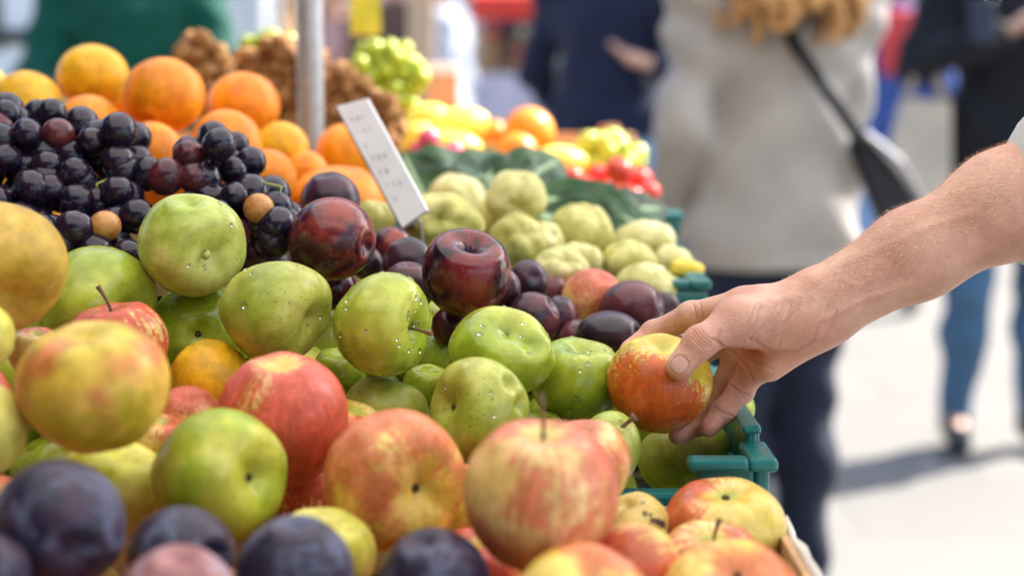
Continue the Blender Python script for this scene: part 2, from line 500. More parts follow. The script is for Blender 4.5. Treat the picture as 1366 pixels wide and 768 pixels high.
MAT['lychee'] = fruit_mat('rough_brown_shell', (0.22, 0.09, 0.025), (0.46, 0.23, 0.08), rough=.75, R=.012, coat=0, bump=1.0, sss=0, patch=(.14, .07, .03), patch_amt=.7)
MAT['stem'] = plain('woody_stem', (0.16, 0.09, 0.04), .8, .35, 300, .4, 900, .0005)
MAT['stem_green'] = plain('fresh_grape_stalk', (0.42, 0.45, 0.10), .6, .25, 200)
MAT['calyx'] = plain('dry_calyx', (0.10, 0.065, 0.03), .9, .4, 400)

HERO = []


def F(kind, name, px, py, w, d, axis, mat, label, hr=1.0, **k):
    HERO.append(dict(kind=kind, name=name, px=px, py=py, w=w, d=d, axis=axis, mat=mat, label=label, hr=hr, **k))


# --- warm apples in front -------------------------------------------------
g = 'apples heaped in the wooden crate in front'
F('apple', 'apple', 721, 662, 207, .915, (0.04, .96, .27), 'gala', 'large upright pink streaked apple with a short brown stem, biggest in front', group=g, stem=1, zs=.99, taper=.07, rib=(5, .02), lump=(.015, 2), stem_dim=(.34, .22))
F('apple', 'apple', 524, 640, 192, .985, (.58, -.10, .76), 'gala_yel', 'yellow apple with pink blush whose dark hollow faces right, left of the large upright apple', group=g, cal=1, stem_dim=(.48, .42))
F('apple', 'apple', 378, 560, 174, 1.06, (.02, .93, .36), 'red', 'red apple with a pale yellow hollow on top, above the yellow-green one', group=g, zs=1.02, stem_dim=(.26, .16))
F('apple', 'apple', 291, 634, 190, .985, (.80, .02, .58), 'greenyel', 'smooth yellow-green apple with its hollow turned right, behind the dark plums', group=g, cal=1, hr=.95, stem_dim=(.36, .38))
F('apple', 'apple', 125, 517, 204, .94, (-.08, .88, .40), 'yelorange', 'broad golden yellow apple with an orange cast at the left', group=g, hr=.9, stem_dim=(.3, .16))
F('apple', 'apple', -4, 355, 180, 1.05, (.45, -.62, .64), 'russet', 'brownish golden russet apple at the far left edge beside the dark grapes', group=g)
F('apple', 'apple', 150, 652, 146, 1.02, (.3, .8, .2), 'yelpale', 'pale yellow-green apple just behind the biggest blue plum', group=g)
F('apple', 'apple', -30, 578, 138, .93, (-.5, .8, .2), 'yelpale', 'golden apple cut by the left edge below the russet apple', group=g)
F('apple', 'apple', -28, 452, 96, .99, (-.5, .8, .2), 'yelpale', 'cream yellow apple cut by the left edge between russet and golden apples', group=g)
F('apple', 'apple', 158, 462, 134, 1.13, (-.14, .95, .2), 'redstripe', 'red striped apple with a thin upright stem, half hidden behind the golden one', group=g, stem=1, stem_dim=(.36, .22))
F('apple', 'apple', 48, 470, 74, 1.10, (.1, .9, .3), 'blush2', 'small yellow and pink apple in the gap under the russet apple', group=g)
F('peach', 'nectarine', 250, 560, 92, 1.12, (.1, .8, .5), 'peach', 'orange-red nectarine wedged below the small orange', group=None)
F('apple', 'apple', 212, 590, 84, 1.09, (.1, .9, .3), 'blush2', 'cream-coloured apple showing between the golden and the yellow-green apple', group=g)
F('apple', 'apple', 414, 655, 110, 1.10, (.1, .5, .3), 'redstripe', 'deep red apple in the shade under the red apple', group=g)
F('apple', 'apple', 466, 578, 96, 1.13, (.3, .9, .3), 'blush2', 'light pink apple showing behind the red one beside the green apples', group=g)
F('apple', 'apple', 432, 742, 140, .97, (.1, .9, .3), 'yelpale', 'yellow apple showing behind the middle blue plum', group=g)
F('apple', 'apple', 777, 622, 132, 1.04, (-.22, .9, .35), 'gala', 'pink-orange apple tucked behind the right shoulder of the large upright apple', group=g)
F('apple', 'apple', 622, 672, 112, 1.07, (.1, .9, .3), 'gala_yel', 'orange-yellow apple in the gap just left of the large upright apple', group=g)
F('apple', 'apple', 628, 762, 120, .99, (.1, .7, .3), 'red', 'red apple low in the gap behind the right blue plum', group=g)
F('apple', 'apple', 776, 816, 182, .86, (.1, .8, .55), 'gala_yel', 'pale yellow apple under the large upright apple, cut by the lower edge', group=g)
F('apple', 'apple', 842, 770, 150, .93, (.9, .15, -.4), 'blush2', 'cream and pink apple low between the large upright apple and the crate apples', group=g)
F('apple', 'apple', 846, 704, 98, 1.05, (-.3, .8, .3), 'bruised', 'yellow apple with a dark bruise beside the wooden crate wall', group=g, bruise=((.55, .12, .82), .3))
F('apple', 'apple', 967, 702, 166, 1.055, (-.02, .93, .36), 'blush2', 'yellow apple blushed red on the right in the corner of the wooden crate', group=g, hr=.84, cal=1)
F('apple', 'apple', 948, 764, 158, .985, (.02, .92, .38), 'blush2', 'flat apple with a bright green hollow between two others by the crate edge', group=g, stem=1, hr=.9)
F('apple', 'apple', 977, 808, 192, .90, (.03, .80, .58), 'gala_yel', 'orange-yellow apple with a dark hollow, lowest at the right of the wooden crate', group=g, cal=1, hr=.92)
# --- front plums ----------------------------------------------------------
g = 'blue bloomy plums along the front of the heap'
F('plum', 'plum', 78, 700, 178, .855, (.42, -.28, .8), 'plum_bloom', 'biggest dusky blue plum, with a reddish pit, at the lower left', group=g)
F('plum', 'plum', -24, 772, 130, .82, (.3, .5, .8), 'plum_bloom', 'pale blue plum in the lower left corner', group=g)
F('plum', 'plum', 241, 738, 142, .90, (.72, .05, .6), 'plum_bloom', 'blue-black plum under the yellow-green apple', group=g, hr=.9)
F('plum', 'plum', 392, 768, 156, .87, (.1, .9, .3), 'plum_bloom', 'smooth slate-blue plum in the middle of the lower edge', group=g)
F('plum', 'plum', 580, 782, 152, .89, (-.2, .85, .4), 'plum_bloom', 'blue plum under the apple with the hollow facing right', group=g)
F('plum', 'plum', 238, 812, 168, .81, (.1, .9, .3), 'plum_pink', 'dusty pink plum cut by the lower edge in front of a blue-black plum', group=g)
# --- green apples ---------------------------------------------------------
g = 'green apples in the teal crate'
F('apple', 'apple', 253, 324, 144, 1.20, (.62, -.28, .72), 'green_pale', 'pale green apple perched highest of the green ones, in front of the black grapes', group=g, stem=2, dims=[((.12, .86, .50), .24, .20)], drops=6, lump=(.045, 2.4), hr=.96)
F('apple', 'apple', 126, 402, 164, 1.19, (.86, -.22, .46), 'green', 'broad green apple with a deep crease at right, beside the russet apple', group=g, hr=.92)
F('apple', 'apple', 268, 448, 140, 1.235, (.12, .08, .98), 'green_deep', 'shaded green apple with a small dark eye, under the perched one', group=g, cal=1, stem_dim=(.2, .14))
F('apple', 'apple', 369, 415, 160, 1.155, (.88, -.24, .38), 'green_russet', 'speckled green apple with a fold at its right, left of the wet green apple', group=g, drops=9, stem_dim=(.5, .42), lump=(.045, 2.4), hr=.86)
F('apple', 'apple', 511, 432, 140, 1.15, (.90, -.12, .38), 'green', 'wet green apple covered in water drops with a brown stem at right', group=g, stem=1, drops=24, stem_dim=(.45, .40), lump=(.04, 2.4))
F('apple', 'apple', 667, 472, 142, 1.165, (.25, .62, .70), 'green', 'glossy green apple with two hollows on top, below the mahogany plum', group=g, stem_dim=(.40, .34), lump=(.05, 2.6), dims=[((.62, .30, .72), .2, .16)], drops=10, hr=.9)
F('apple', 'apple', 640, 549, 142, 1.12, (-.78, .18, .58), 'green_russet', 'knobbly speckled green apple with a dark pit at left and two dents at right', group=g, dims=[((.60, .58, .56), .17, .14), ((.80, .18, .56), .16, .15)], stem_dim=(.42, .38), cal=1, lump=(.05, 2.8), drops=4)
F('apple', 'apple', 514, 556, 118, 1.17, (.2, .8, -.2), 'green_russet', 'freckled green apple low between the pink apple and the knobbly one', group=g)
F('apple', 'apple', 770, 508, 124, 1.21, (.1, .85, .3), 'green_deep', 'deep green wet apple touching the held apple from the left', group=g, drops=14)
F('pear', 'green_pear', 814, 594, 84, 1.135, (.25, .55, .75), 'green_pale', 'small pale green pear with a withered brown stem under the held apple', stem=3, hr=1.15)
F('apple', 'apple', 914, 612, 128, 1.265, (-.3, .9, -.1), 'green_russet', 'yellow-green apple in the crate corner right under the held apple', group=g, hr=.92)
F('apple', 'apple', 972, 548, 68, 1.30, (.1, .9, .3), 'greenyel', 'small yellow-green apple seen behind the little finger', group=g)
F('apple', 'apple', 578, 470, 72, 1.27, (.1, .9, .3), 'green', 'small green apple in the gap right of the wet apple', group=g)
F('apple', 'apple', 569, 516, 66, 1.21, (.1, .9, .3), 'green_deep', 'little green apple squeezed above the freckled one', group=g)
F('apple', 'apple', 452, 497, 74, 1.21, (.1, .9, .3), 'green_deep', 'green apple half hidden beneath the speckled one and the wet apple', group=g)
F('apple', 'apple', 722, 575, 62, 1.19, (.1, .9, .3), 'green', 'small green apple low between the knobbly apple and the pink-orange one', group=g)
F('apple', 'apple', 180, 368, 66, 1.27, (.1, .9, .3), 'green_pale', 'sliver of pale green apple between the creased apple and the perched one', group=g)
F('orange', 'orange', 280, 506, 108, 1.13, (.1, .9, .3), 'orangeyel', 'single small yellow-orange orange among the apples below the shaded green apple', group=None)
# --- plums behind ---------------------------------------------------------
g = 'dark plums behind the green apples'
F('plum', 'plum', 443, 318, 116, 1.25, (.88, -.18, .42), 'plum_red', 'large red-brown glossy plum beside the black grapes', group=g, sz=1, hr=.97)
F('plum', 'plum', 622, 364, 118, 1.23, (.18, .84, .52), 'plum_brown', 'largest mahogany plum standing upright with an open hollow on top', group=g, sz=1, hr=1.04, stem_dim=(.46, .55), taper=.05)
F('plum', 'plum', 441, 270, 80, 1.36, (-.1, .9, .3), 'plum_black', 'black shiny plum peeping over the large red-brown plum', group=g)
F('plum', 'plum', 350, 352, 78, 1.33, (.2, .6, .7), 'plum', 'wine-dark plum right of the perched green apple', group=g)
F('plum', 'plum', 446, 385, 58, 1.29, (.1, .9, .3), 'plum_red', 'small purple plum tucked under the large red-brown plum', group=g)
F('plum', 'plum', 522, 332, 60, 1.40, (.3, .9, .2), 'plum_red', 'reddish plum with a pale sheen beneath the price card', group=g)
F('plum', 'plum', 546, 352, 70, 1.34, (-.3, .9, .2), 'plum_black', 'blue-black plum just left of the upright mahogany plum', group=g)
F('plum', 'plum', 543, 385, 72, 1.28, (.1, .9, .3), 'plum', 'dark red plum behind the wet green apple', group=g)
F('plum', 'plum', 668, 384, 54, 1.30, (.1, .9, .3), 'plum', 'purple plum peeping out right behind the upright mahogany plum', group=g)
F('plum', 'plum', 704, 378, 56, 1.38, (.3, .3, .9), 'plum_black', 'upright oval blue plum with a creased tip', group=g, hr=1.15)
F('plum', 'plum', 709, 426, 74, 1.30, (.8, .5, .3), 'plum', 'plum with a grey sheen above the green apple with two hollows', group=g)
F('plum', 'plum', 746, 426, 52, 1.36, (.1, .9, .3), 'plum', 'dark plum in front of the nectarine among the plums', group=g, hr=1.2)
F('plum', 'plum', 842, 410, 84, 1.42, (.9, .2, .3), 'plum', 'big violet plum right of the nectarine', group=g, hr=.85)
F('plum', 'plum', 812, 444, 86, 1.33, (.9, .1, .4), 'plum_black', 'glossy blue-black plum just above the held apple', group=g, hr=.68)
F('plum', 'plum', 886, 412, 46, 1.44, (.9, .2, .3), 'plum', 'small violet plum touching the index finger', group=g)
F('plum', 'plum', 602, 436, 54, 1.27, (.1, .9, .3), 'plum_red', 'small dark red plum under the upright mahogany plum', group=g)
F('plum', 'plum', 737, 388, 42, 1.46, (.1, .9, .3), 'plum', 'purple plum behind the oval blue one, left of the nectarine', group=g)
F('plum', 'plum', 770, 452, 50, 1.36, (.1, .9, .3), 'plum', 'plum low in the gap between two glossy dark ones', group=g)
F('plum', 'plum', 490, 352, 44, 1.36, (.1, .9, .3), 'plum_black', 'small black plum between the red-brown plum and its reddish neighbour', group=g)
F('peach', 'nectarine', 790, 400, 84, 1.42, (.3, .8, .4), 'peach', 'orange and red nectarine among the dark plums')
# --- quinces --------------------------------------------------------------
g = 'yellow quinces behind the plums'
F('quince', 'quince', 594, 300, 106, 1.50, (-.2, .25, .95), 'quince', 'broad quince with its hollow turned to the front, right of the price card', group=g, hr=.84, stem_dim=(.28, .3))
F('quince', 'quince', 688, 268, 86, 1.60, (.1, -.3, .9), 'quince_pale', 'topmost quince, round and lumpy, against the dark green leaves', group=g)
F('quince', 'quince', 608, 266, 80, 1.68, (.2, .9, .2), 'quince_pale', 'quince behind the broad one, under the leaf tips', group=g, hr=.85)
F('quince', 'quince', 692, 322, 76, 1.53, (.2, .3, .9), 'quince', 'knobbly quince directly under the topmost quince', group=g, lump=(.09, 4))
F('quince', 'quince', 727, 322, 54, 1.56, (.4, .3, .8), 'quince_pale', 'pale knobbly quince with a bright right side under the topmost one', group=g)
F('quince', 'quince', 776, 314, 88, 1.60, (.1, .9, .3), 'quince', 'smooth large quince right of the topmost one', group=g)
F('quince', 'quince', 747, 364, 80, 1.47, (.2, .5, .8), 'quince_pale', 'heavily lobed quince above the nectarine among the plums', group=g, lump=(.1, 4), hr=.85)
F('quince', 'quince', 772, 350, 66, 1.545, (.2, .9, .3), 'quince_pale', 'cream-coloured quince under the smooth large one', group=g, hr=.85)
F('quince', 'quince', 839, 350, 76, 1.56, (.3, .9, .2), 'quince', 'oval quince in the middle of the right-hand group', group=g, hr=.8)
F('quince', 'quince', 860, 322, 82, 1.65, (.3, .9, .2), 'quince_pale', 'oval quince highest in the right-hand group', group=g, hr=.75)
F('quince', 'quince', 862, 384, 84, 1.51, (.2, .9, .3), 'quince_pale', 'pale round quince lowest at right, above the violet plum', group=g, hr=.8)
F('quince', 'quince', 897, 356, 56, 1.64, (.2, .9, .3), 'quince_pale', 'pale quince at the right rim beside the yellow pepper', group=g, hr=1.1)
F('quince', 'quince', 893, 392, 48, 1.56, (.2, .9, .3), 'quince', 'small quince at the right rim behind the index finger', group=g)
F('quince', 'quince', 498, 295, 58, 1.52, (.2, .9, .3), 'quince', 'quince in the shade between the black plum and the price card', group=g)
F('quince', 'quince', 655, 300, 60, 1.64, (.2, .9, .3), 'quince', 'shaded quince between the broad one and the topmost one', group=g)
F('quince', 'quince', 815, 392, 50, 1.60, (.2, .9, .3), 'quince', 'quince showing between the nectarine and the oval quince', group=g)
F('quince', 'quince', 690, 360, 40, 1.58, (.2, .9, .3), 'quince_pale', 'small cream quince above the oval blue plum', group=g)
# --- oranges --------------------------------------------------------------
g = 'oranges piled behind the black grapes'
F('orange', 'orange', 124, 104, 97, 1.66, (.2, .5, -.5), 'orangeyel', 'yellow orange on the left top of the pile before the green jumper', group=g, hr=.92)
F('orange', 'orange', 219, 127, 110, 1.60, (.2, .5, -.5), 'orange', 'biggest deep orange one, between the yellow one and its right neighbour', group=g, hr=.93)
F('orange', 'orange', 325, 141, 98, 1.68, (.5, .5, -.5), 'orange', 'deep orange one highest beside the metal post', group=g, hr=.93)
F('orange', 'orange', 36, 142, 96, 1.62, (.2, .5, -.5), 'orangeyel', 'yellow-green orange at the left of the pile', group=g)
F('orange', 'orange', -20, 116, 60, 1.65, (.2, .5, -.5), 'lemon', 'pale lemon-yellow fruit cut by the left edge above the pile', group=g)
F('orange', 'orange', 118, 172, 92, 1.58, (.2, .5, -.5), 'orange', 'orange just over the big bunch of black grapes', group=g)
F('orange', 'orange', 203, 205, 86, 1.50, (.2, .5, -.5), 'orange', 'orange in the notch between the two black grape bunches', group=g)
F('orange', 'orange', 302, 194, 96, 1.55, (.2, .5, -.5), 'orange', 'orange low over the smaller black grape bunch', group=g)
F('orange', 'orange', 376, 198, 72, 1.62, (.2, .5, -.5), 'orangeyel', 'golden orange left against the metal post', group=g)
F('orange', 'orange', 356, 238, 80, 1.50, (.2, .5, -.5), 'orange', 'orange low behind the right tip of the grapes', group=g)
F('orange', 'orange', 462, 206, 84, 1.72, (.2, .5, -.5), 'orange', 'orange right against the metal post', group=g)
F('orange', 'orange', 452, 266, 128, 1.56, (.6, .6, .1), 'orange', 'wide flattened orange melon-like one behind the black plum', group=g, hr=.72)
F('orange', 'orange', 408, 232, 62, 1.62, (.2, .5, -.5), 'orange', 'orange half hidden at the foot of the metal post', group=g)
F('orange', 'orange', 168, 140, 60, 1.76, (.2, .5, -.5), 'orange', 'orange peeping between the yellow one and the biggest one', group=g)
# --- rear, sunlit ---------------------------------------------------------
F('lemon', 'lemon', 570, 160, 62, 2.25, (.9, .2, .1), 'lemon', 'sunlit lemon under the green grapes, leftmost of the lemons', group='lemons in the sun', hr=.8)
F('lemon', 'lemon', 612, 170, 76, 2.2, (.8, .4, .2), 'lemon', 'big sunlit lemon in the middle of the lemons', group='lemons in the sun', hr=.8)
F('lemon', 'lemon', 598, 194, 80, 2.1, (.9, -.1, .2), 'lemon', 'sunlit lemon lowest, above the dark leaves', group='lemons in the sun', hr=.6)
F('lemon', 'lemon', 556, 186, 46, 2.15, (.5, .7, .2), 'lemon', 'lemon behind the upper end of the price card', group='lemons in the sun')
F('lemon', 'lemon', 742, 218, 72, 2.1, (.9, .2, .2), 'lemon', 'bright lemon right of the sunlit orange, beside the red tomatoes', group='lemons in the sun', hr=.75)
F('orange', 'orange', 705, 178, 70, 2.3, (.2, .5, -.5), 'orange', 'sunlit orange standing out before the pale market cloth', group='oranges in the sun')
F('orange', 'orange', 658, 182, 44, 2.36, (.2, .5, -.5), 'orange', 'small orange left of the big sunlit one', group='oranges in the sun')
F('orange', 'orange', 690, 206, 58, 2.15, (.2, .5, -.5), 'orange', 'orange just above the tips of the leaves', group='oranges in the sun')
for i, (x, y, w, lab) in enumerate([
    (800, 236, 38, 'red tomato nearest the lemon'), (826, 228, 40, 'large red tomato under the yellow-green grapes'), (852, 240, 38, 'red tomato right of the large one'),
    (780, 250, 34, 'red tomato low behind the leaf rib'), (812, 256, 36, 'red tomato low in the middle against the leaves'), (842, 262, 34, 'red tomato resting on the leaf edge'),
    (866, 256, 30, 'outermost red tomato at the right of the heap'), (764, 236, 30, 'red tomato tucked beside the lemon')]):
    F('tomato', 'tomato', x, y, w, 2.05, (.2, .9, .3), 'tomato', lab, group='red tomatoes behind the leaves')
for i, (x, y, w, lab) in enumerate([
    (560, 205, 34, 'pink radish leftmost beside the price card'), (584, 212, 38, 'pink-red radish in the middle under the lemons'), (606, 204, 30, 'pink radish at the right end under the lemons'),
    (572, 186, 30, 'pink radish highest, against the lemon')]):
    F('radish', 'radish', x, y, w, 2.0, (.2, .9, .3), 'radish' if i != 1 else 'tomato', lab, group='radishes under the lemons')
F('pepper', 'yellow_pepper', 916, 358, 46, 1.60, (-.95, .1, .1), 'lemon', 'small yellow pepper between the two teal crate corners', hr=.7)


def relax():
    pos = [P(h['px'], h['py'], h['d']) for h in HERO]
    for it in range(80):
        mx = 0
        for i in range(len(HERO)):
            for j in range(i + 1, len(HERO)):
                a, b = HERO[i], HERO[j]
                dx = math.hypot(a['px'] - b['px'], a['py'] - b['py'])
                if dx > (a['w'] + b['w']) * .5: continue
                ra = a['w'] * a['d'] / F_PX * .5 * (1 + a['hr']) / 2; rb = b['w'] * b['d'] / F_PX * .5 * (1 + b['hr']) / 2
                pa = P(a['px'], a['py'], a['d']); pb = P(b['px'], b['py'], b['d'])
                ov = .94 * (ra + rb) - np.linalg.norm(pa - pb)
                if ov > 0.0005:
                    mx = max(mx, ov)
                    s = 1 if a['d'] < b['d'] else -1
                    st = min(ov * .35, .006)
                    a['d'] -= s * st; b['d'] += s * st
    return mx


HELD = dict(px=880, py=512, w=143, d=1.18)
relax()


def orient(axis_world, roll=0.0):
    z = Vector(axis_world).normalized()
    q = Vector((0, 0, 1)).rotation_difference(z)
    return (q @ Quaternion((0, 0, 1), roll)).to_matrix()


def add_stem(parent, base_z, length, rad, bend, mat, name='stem', tip=1.5):
    mb = MB()
    pts = [(bend * length * (t**1.6), bend * .4 * length * t * t, base_z + length * t) for t in (0, .25, .5, .75, 1)]
    mb.tube(pts, [rad * 1.2, rad * .85, rad * .8, rad * .95, rad * tip], 9)
    return mk(name, mb.v, mb.f, mat, parent)


def add_calyx(parent, z, R, mat):
    mb = MB()
    for k in range(6):
        a = k * math.pi / 3 + .3
        ca, sa = math.cos(a), math.sin(a)
        mb.tube([(ca * R * .02, sa * R * .02, z - R * .01), (ca * R * .05, sa * R * .05, z + R * .03), (ca * R * .045, sa * R * .045, z + R * .08)], [R * .03, R * .026, R * .006], 6)
    return mk('calyx', mb.v, mb.f, mat, parent)


water_m, nt_, bs_, _ = newmat('clear_water')
setp(bs_, color=(1, 1, 1), rough=0.0, trans=1.0, ior=1.33, spec=.5)


def add_drops(o, count, seed, toward):
    """beads of water on the side of the fruit that faces up and outwards"""
    r = random.Random(seed)
    me = o.data
    Mw = o.matrix_basis.to_3x3()
    cand = []
    for v in me.vertices:
        n = Mw @ v.normal
        s = n.dot(Vector(toward))
        if s > 0.15 and n.z > -.35: cand.append(v.index)
    mb = MB()
    for _ in range(count):
        v = me.vertices[r.choice(cand)]
        n = v.normal.normalized()
        a = n.orthogonal().normalized(); b = n.cross(a)
        big = r.random() < .22
        s = r.uniform(.0018, .0031) if big else r.uniform(.0009, .0017)
        ex = r.uniform(1.0, 1.5); an = r.uniform(0, 3.1)
        a2 = a * math.cos(an) + b * math.sin(an); b2 = n.cross(a2)
        p0 = v.co + n * .0001
        nr_, ns_ = 5, 14
        vs = []; fs = []
        for i in range(nr_):
            th = (math.pi * .5) * (1 - i / nr_)
            for k in range(ns_):
                ph = 2 * math.pi * k / ns_
                rr = 1 + .12 * math.sin(2 * ph + an) + .08 * math.sin(3 * ph)
                vs.append(p0 + (a2 * math.cos(ph) * ex + b2 * math.sin(ph)) * s * rr * math.sin(th) + n * s * .36 * math.cos(th))
        vs.append(p0 + n * s * .36)
        vs.append(p0 - n * s * .12)
        top, bot = len(vs) - 2, len(vs) - 1
        for i in range(nr_ - 1):
            for k in range(ns_):
                k2 = (k + 1) % ns_
                fs.append((i * ns_ + k, i * ns_ + k2, (i + 1) * ns_ + k2, (i + 1) * ns_ + k))
        for k in range(ns_):
            fs.append(((nr_ - 1) * ns_ + k, (nr_ - 1) * ns_ + (k + 1) % ns_, top))
            fs.append(((k + 1) % ns_, k, bot))
        mb.add(vs, fs)
    w = mk('water_beads', mb.v, mb.f, water_m, o)
    tag(w, kind='stuff')
    return w


KINDP = dict(
    apple=dict(zs=.93, rib=(5, .022), lump=(.03, 2.0), taper=.07, stem_dim=(.40, .34), bot_dim=(.32, .18)),
    plum=dict(zs=1.0, rib=(1, .012), lump=(.02, 1.8), taper=.02, stem_dim=(.24, .16), bot_dim=(.12, .05)),
    orange=dict(zs=.97, rib=(5, .006), lump=(.012, 2), taper=.0, stem_dim=(.2, .03), bot_dim=(.12, .03)),
    peach=dict(zs=.97, rib=(1, .02), lump=(.02, 2), taper=.02, stem_dim=(.32, .2), bot_dim=None),
    quince=dict(zs=.97, rib=(6, .05), lump=(.075, 3.6), taper=.04, stem_dim=(.26, .18), bot_dim=(.28, .2)),
    pear=dict(zs=1.12, rib=(5, .01), lump=(.02, 2), taper=-.16, stem_dim=(.12, .05), bot_dim=(.3, .15)),
    lemon=dict(zs=1.2, rib=(5, .008), lump=(.015, 2), taper=.0, stem_dim=(.2, -.13), bot_dim=(.14, -.05)),
    tomato=dict(zs=.88, rib=(5, .02), lump=(.015, 2), taper=.0, stem_dim=(.32, .16), bot_dim=None),
    radish=dict(zs=1.0, rib=(5, .01), lump=(.02, 2), taper=.0, stem_dim=(.2, -.08), bot_dim=(.12, -.3)),
    pepper=dict(zs=1.35, rib=(4, .06), lump=(.04, 2), taper=.12, stem_dim=(.35, .2), bot_dim=(.3, .1)),
)


def make_fruit(h, seed):
    p = dict(KINDP[h['kind']])
    for k in ('zs', 'lump', 'stem_dim', 'rib', 'taper', 'bot_dim'):
        if k in h: p[k] = h[k]
    R = h['w'] * h['d'] / F_PX * .5
    if h['hr'] != 1.0 and h['kind'] in ('orange', 'lemon', 'quince', 'pear', 'plum', 'pepper', 'apple'):
        pass
    ax = VW(h['axis'])
    roll = h.get('roll', random.Random(seed).uniform(0, 6.28))
    Rm = orient(ax, roll)
    Rn = np.array(Rm)
    dims = []
    for (dv, w, dep) in h.get('dims', ()):
        dims.append((tuple(Rn.T @ VW(dv)), w, dep))
    seg = (96, 72) if h['w'] > 100 else ((64, 44) if h['w'] > 55 else (40, 28))
    v, f = fruit_verts(R, p['zs'], dims, p['rib'], p['lump'], p['taper'], seed, seg, p['stem_dim'], p['bot_dim'])
    if h['kind'] in ('lemon', 'pepper'):
        v /= max(1.0, p['zs'] * .95)
    # squash along world up where the photo shows the fruit flatter
    if h['hr'] != 1.0:
        w_ = v @ Rn.T
        up = VW((0, 1, .15))
        w_ = w_ + np.outer(w_ @ up, up) * (h['hr'] - 1)
        v = w_ @ Rn
    pos = P(h['px'], h['py'], h['d'])
    mats = [M(h['mat'])]
    if h.get('bruise'):
        mats.append(MAT['bruise'])
    me = bpy.data.meshes.new(h['name'])
    me.from_pydata(v.tolist(), [], f); me.update()
    me.polygons.foreach_set('use_smooth', [True] * len(f))
    for m in mats: me.materials.append(m)
    if h.get('bruise'):
        bd = Rn.T @ VW(h['bruise'][0])
        for pl in me.polygons:
            c = np.array(pl.center); c /= np.linalg.norm(c)
            ang = math.acos(max(-1, min(1, float(c @ bd))))
            wob = .05 * math.sin(c[0] * 17) + .04 * math.sin(c[1] * 23)
            if ang + wob < h['bruise'][1]: pl.material_index = 1
    o = bpy.data.objects.new(h['name'], me)
    o.matrix_world = Matrix.Translation(Vector(pos)) @ Rm.to_4x4()
    link(o)
    tag(o, h['label'], h.get('cat', h['name'].replace('_', ' ')), h.get('group'))
    top = float(v[0][2])
    st = h.get('stem')
    if st == 1: add_stem(o, top - .002, R * .62, .0013, .25, MAT['stem'])
    if st == 2: add_stem(o, top - .002, R * .35, .0024, .5, MAT['stem_green'], tip=1.2)
    if st == 3: add_stem(o, top - .002, R * .55, .0016, .6, MAT['stem'], tip=2.2)
    if h.get('cal'): add_calyx(o, top - .0005, R, MAT['calyx'])
    if h.get('drops'): add_drops(o, h['drops'], seed, VW((.1, .45, .85)))
    return o


MAT['bruise'] = plain('bruised_flesh', (0.09, 0.035, 0.015), .7, .5, 120, .5, 300, .001)
_bm_seen = []
for i, h in enumerate(HERO):
    h['obj'] = make_fruit(h, i + 3)

# --- grape bunches --------------------------------------------------------
_gv, _gf = fruit_verts(0.0112, 1.06, (), (5, .004), (.015, 2), 0, 5, (32, 22), (.12, .05), (.1, .02))
_gmesh = {}
def grape_mesh(mat):
    if mat not in _gmesh:
        me = bpy.data.meshes.new('grape'); me.from_pydata(_gv.tolist(), [], _gf); me.update()
        me.polygons.foreach_set('use_smooth', [True] * len(_gf)); me.materials.append(MAT[mat]); _gmesh[mat] = me
    return _gmesh[mat]


def inpoly(x, y, poly):
    c = False
    for i in range(len(poly)):
        x1, y1 = poly[i]; x2, y2 = poly[i - 1]
        if (y1 > y) != (y2 > y) and x < (x2 - x1) * (y - y1) / (y2 - y1) + x1: c = not c
    return c


def bunch(name, poly, d_of, step, layers, mats, label, cat, group, seed, rad=0.0112, extra=(), maxn=100, stalk=True, part='grape', stepd=.019):
    """poly is the outline of the bunch given at its own distance"""
    r = random.Random(seed)
    xs = [p[0] for p in poly]; ys = [p[1] for p in poly]
    cx, cy = sum(xs) / len(xs), sum(ys) / len(ys)
    org = P(cx, cy, d_of(cx, cy))
    root = empty(name, org, label, cat, group)
    pts = []
    for (x, y, m) in extra: pts.append((x, y, 0, m))
    for L in range(layers):
        y = min(ys) + (step * .45 if L % 2 else step * .25); row = 0
        while y < max(ys):
            x = min(xs) + (row % 2) * step * .5 + (L % 2) * step * .4
            while x < max(xs):
                jx, jy = x + r.uniform(-.27, .27) * step, y + r.uniform(-.27, .27) * step
                if inpoly(jx, jy, poly):
                    if L or all(math.hypot(jx - e[0], jy - e[1]) > step * .85 for e in extra):
                        pts.append((jx, jy, L, None))
                x += step
            y += step * .87; row += 1
    pts = sorted(pts, key=lambda p: p[2])[:maxn]
    pos = []
    for (x, y, L, m) in pts:
        d = d_of(x, y) + L * stepd + r.uniform(-.012, .009)
        s = r.uniform(.90, 1.18)
        me = grape_mesh(m or r.choices(mats, [5] + [.5] * (len(mats) - 1))[0])
        o = bpy.data.objects.new(part, me)
        p = Vector(P(x, y, d) - org)
        o.location = p
        o.rotation_euler = (r.uniform(0, 6), r.uniform(0, 6), r.uniform(0, 6))
        o.scale = [s * rad / .0112] * 3
        link(o, root); pos.append(p)
    if stalk:
        mb = MB()
        A = sorted(pos, key=lambda q: q.x)
        for k in range(0, len(pos), 2):
            p = pos[k]; q = min((w for w in pos if (w - p).length > .015), key=lambda w: (w - p).length)
            mid = (p + q) / 2 + Vector((0, .004, .004))
            mb.tube([p, mid, q], .0009, 6)
            if r.random() < .06: mb.tube([p, p + Vector((r.uniform(-.006, .006), -.004, rad * 1.3)), p + Vector((r.uniform(-.012, .012), .004, rad * 1.5))], .0009, 6)
        mk('stalk', mb.v, mb.f, MAT['stem_green'], root)
    return root


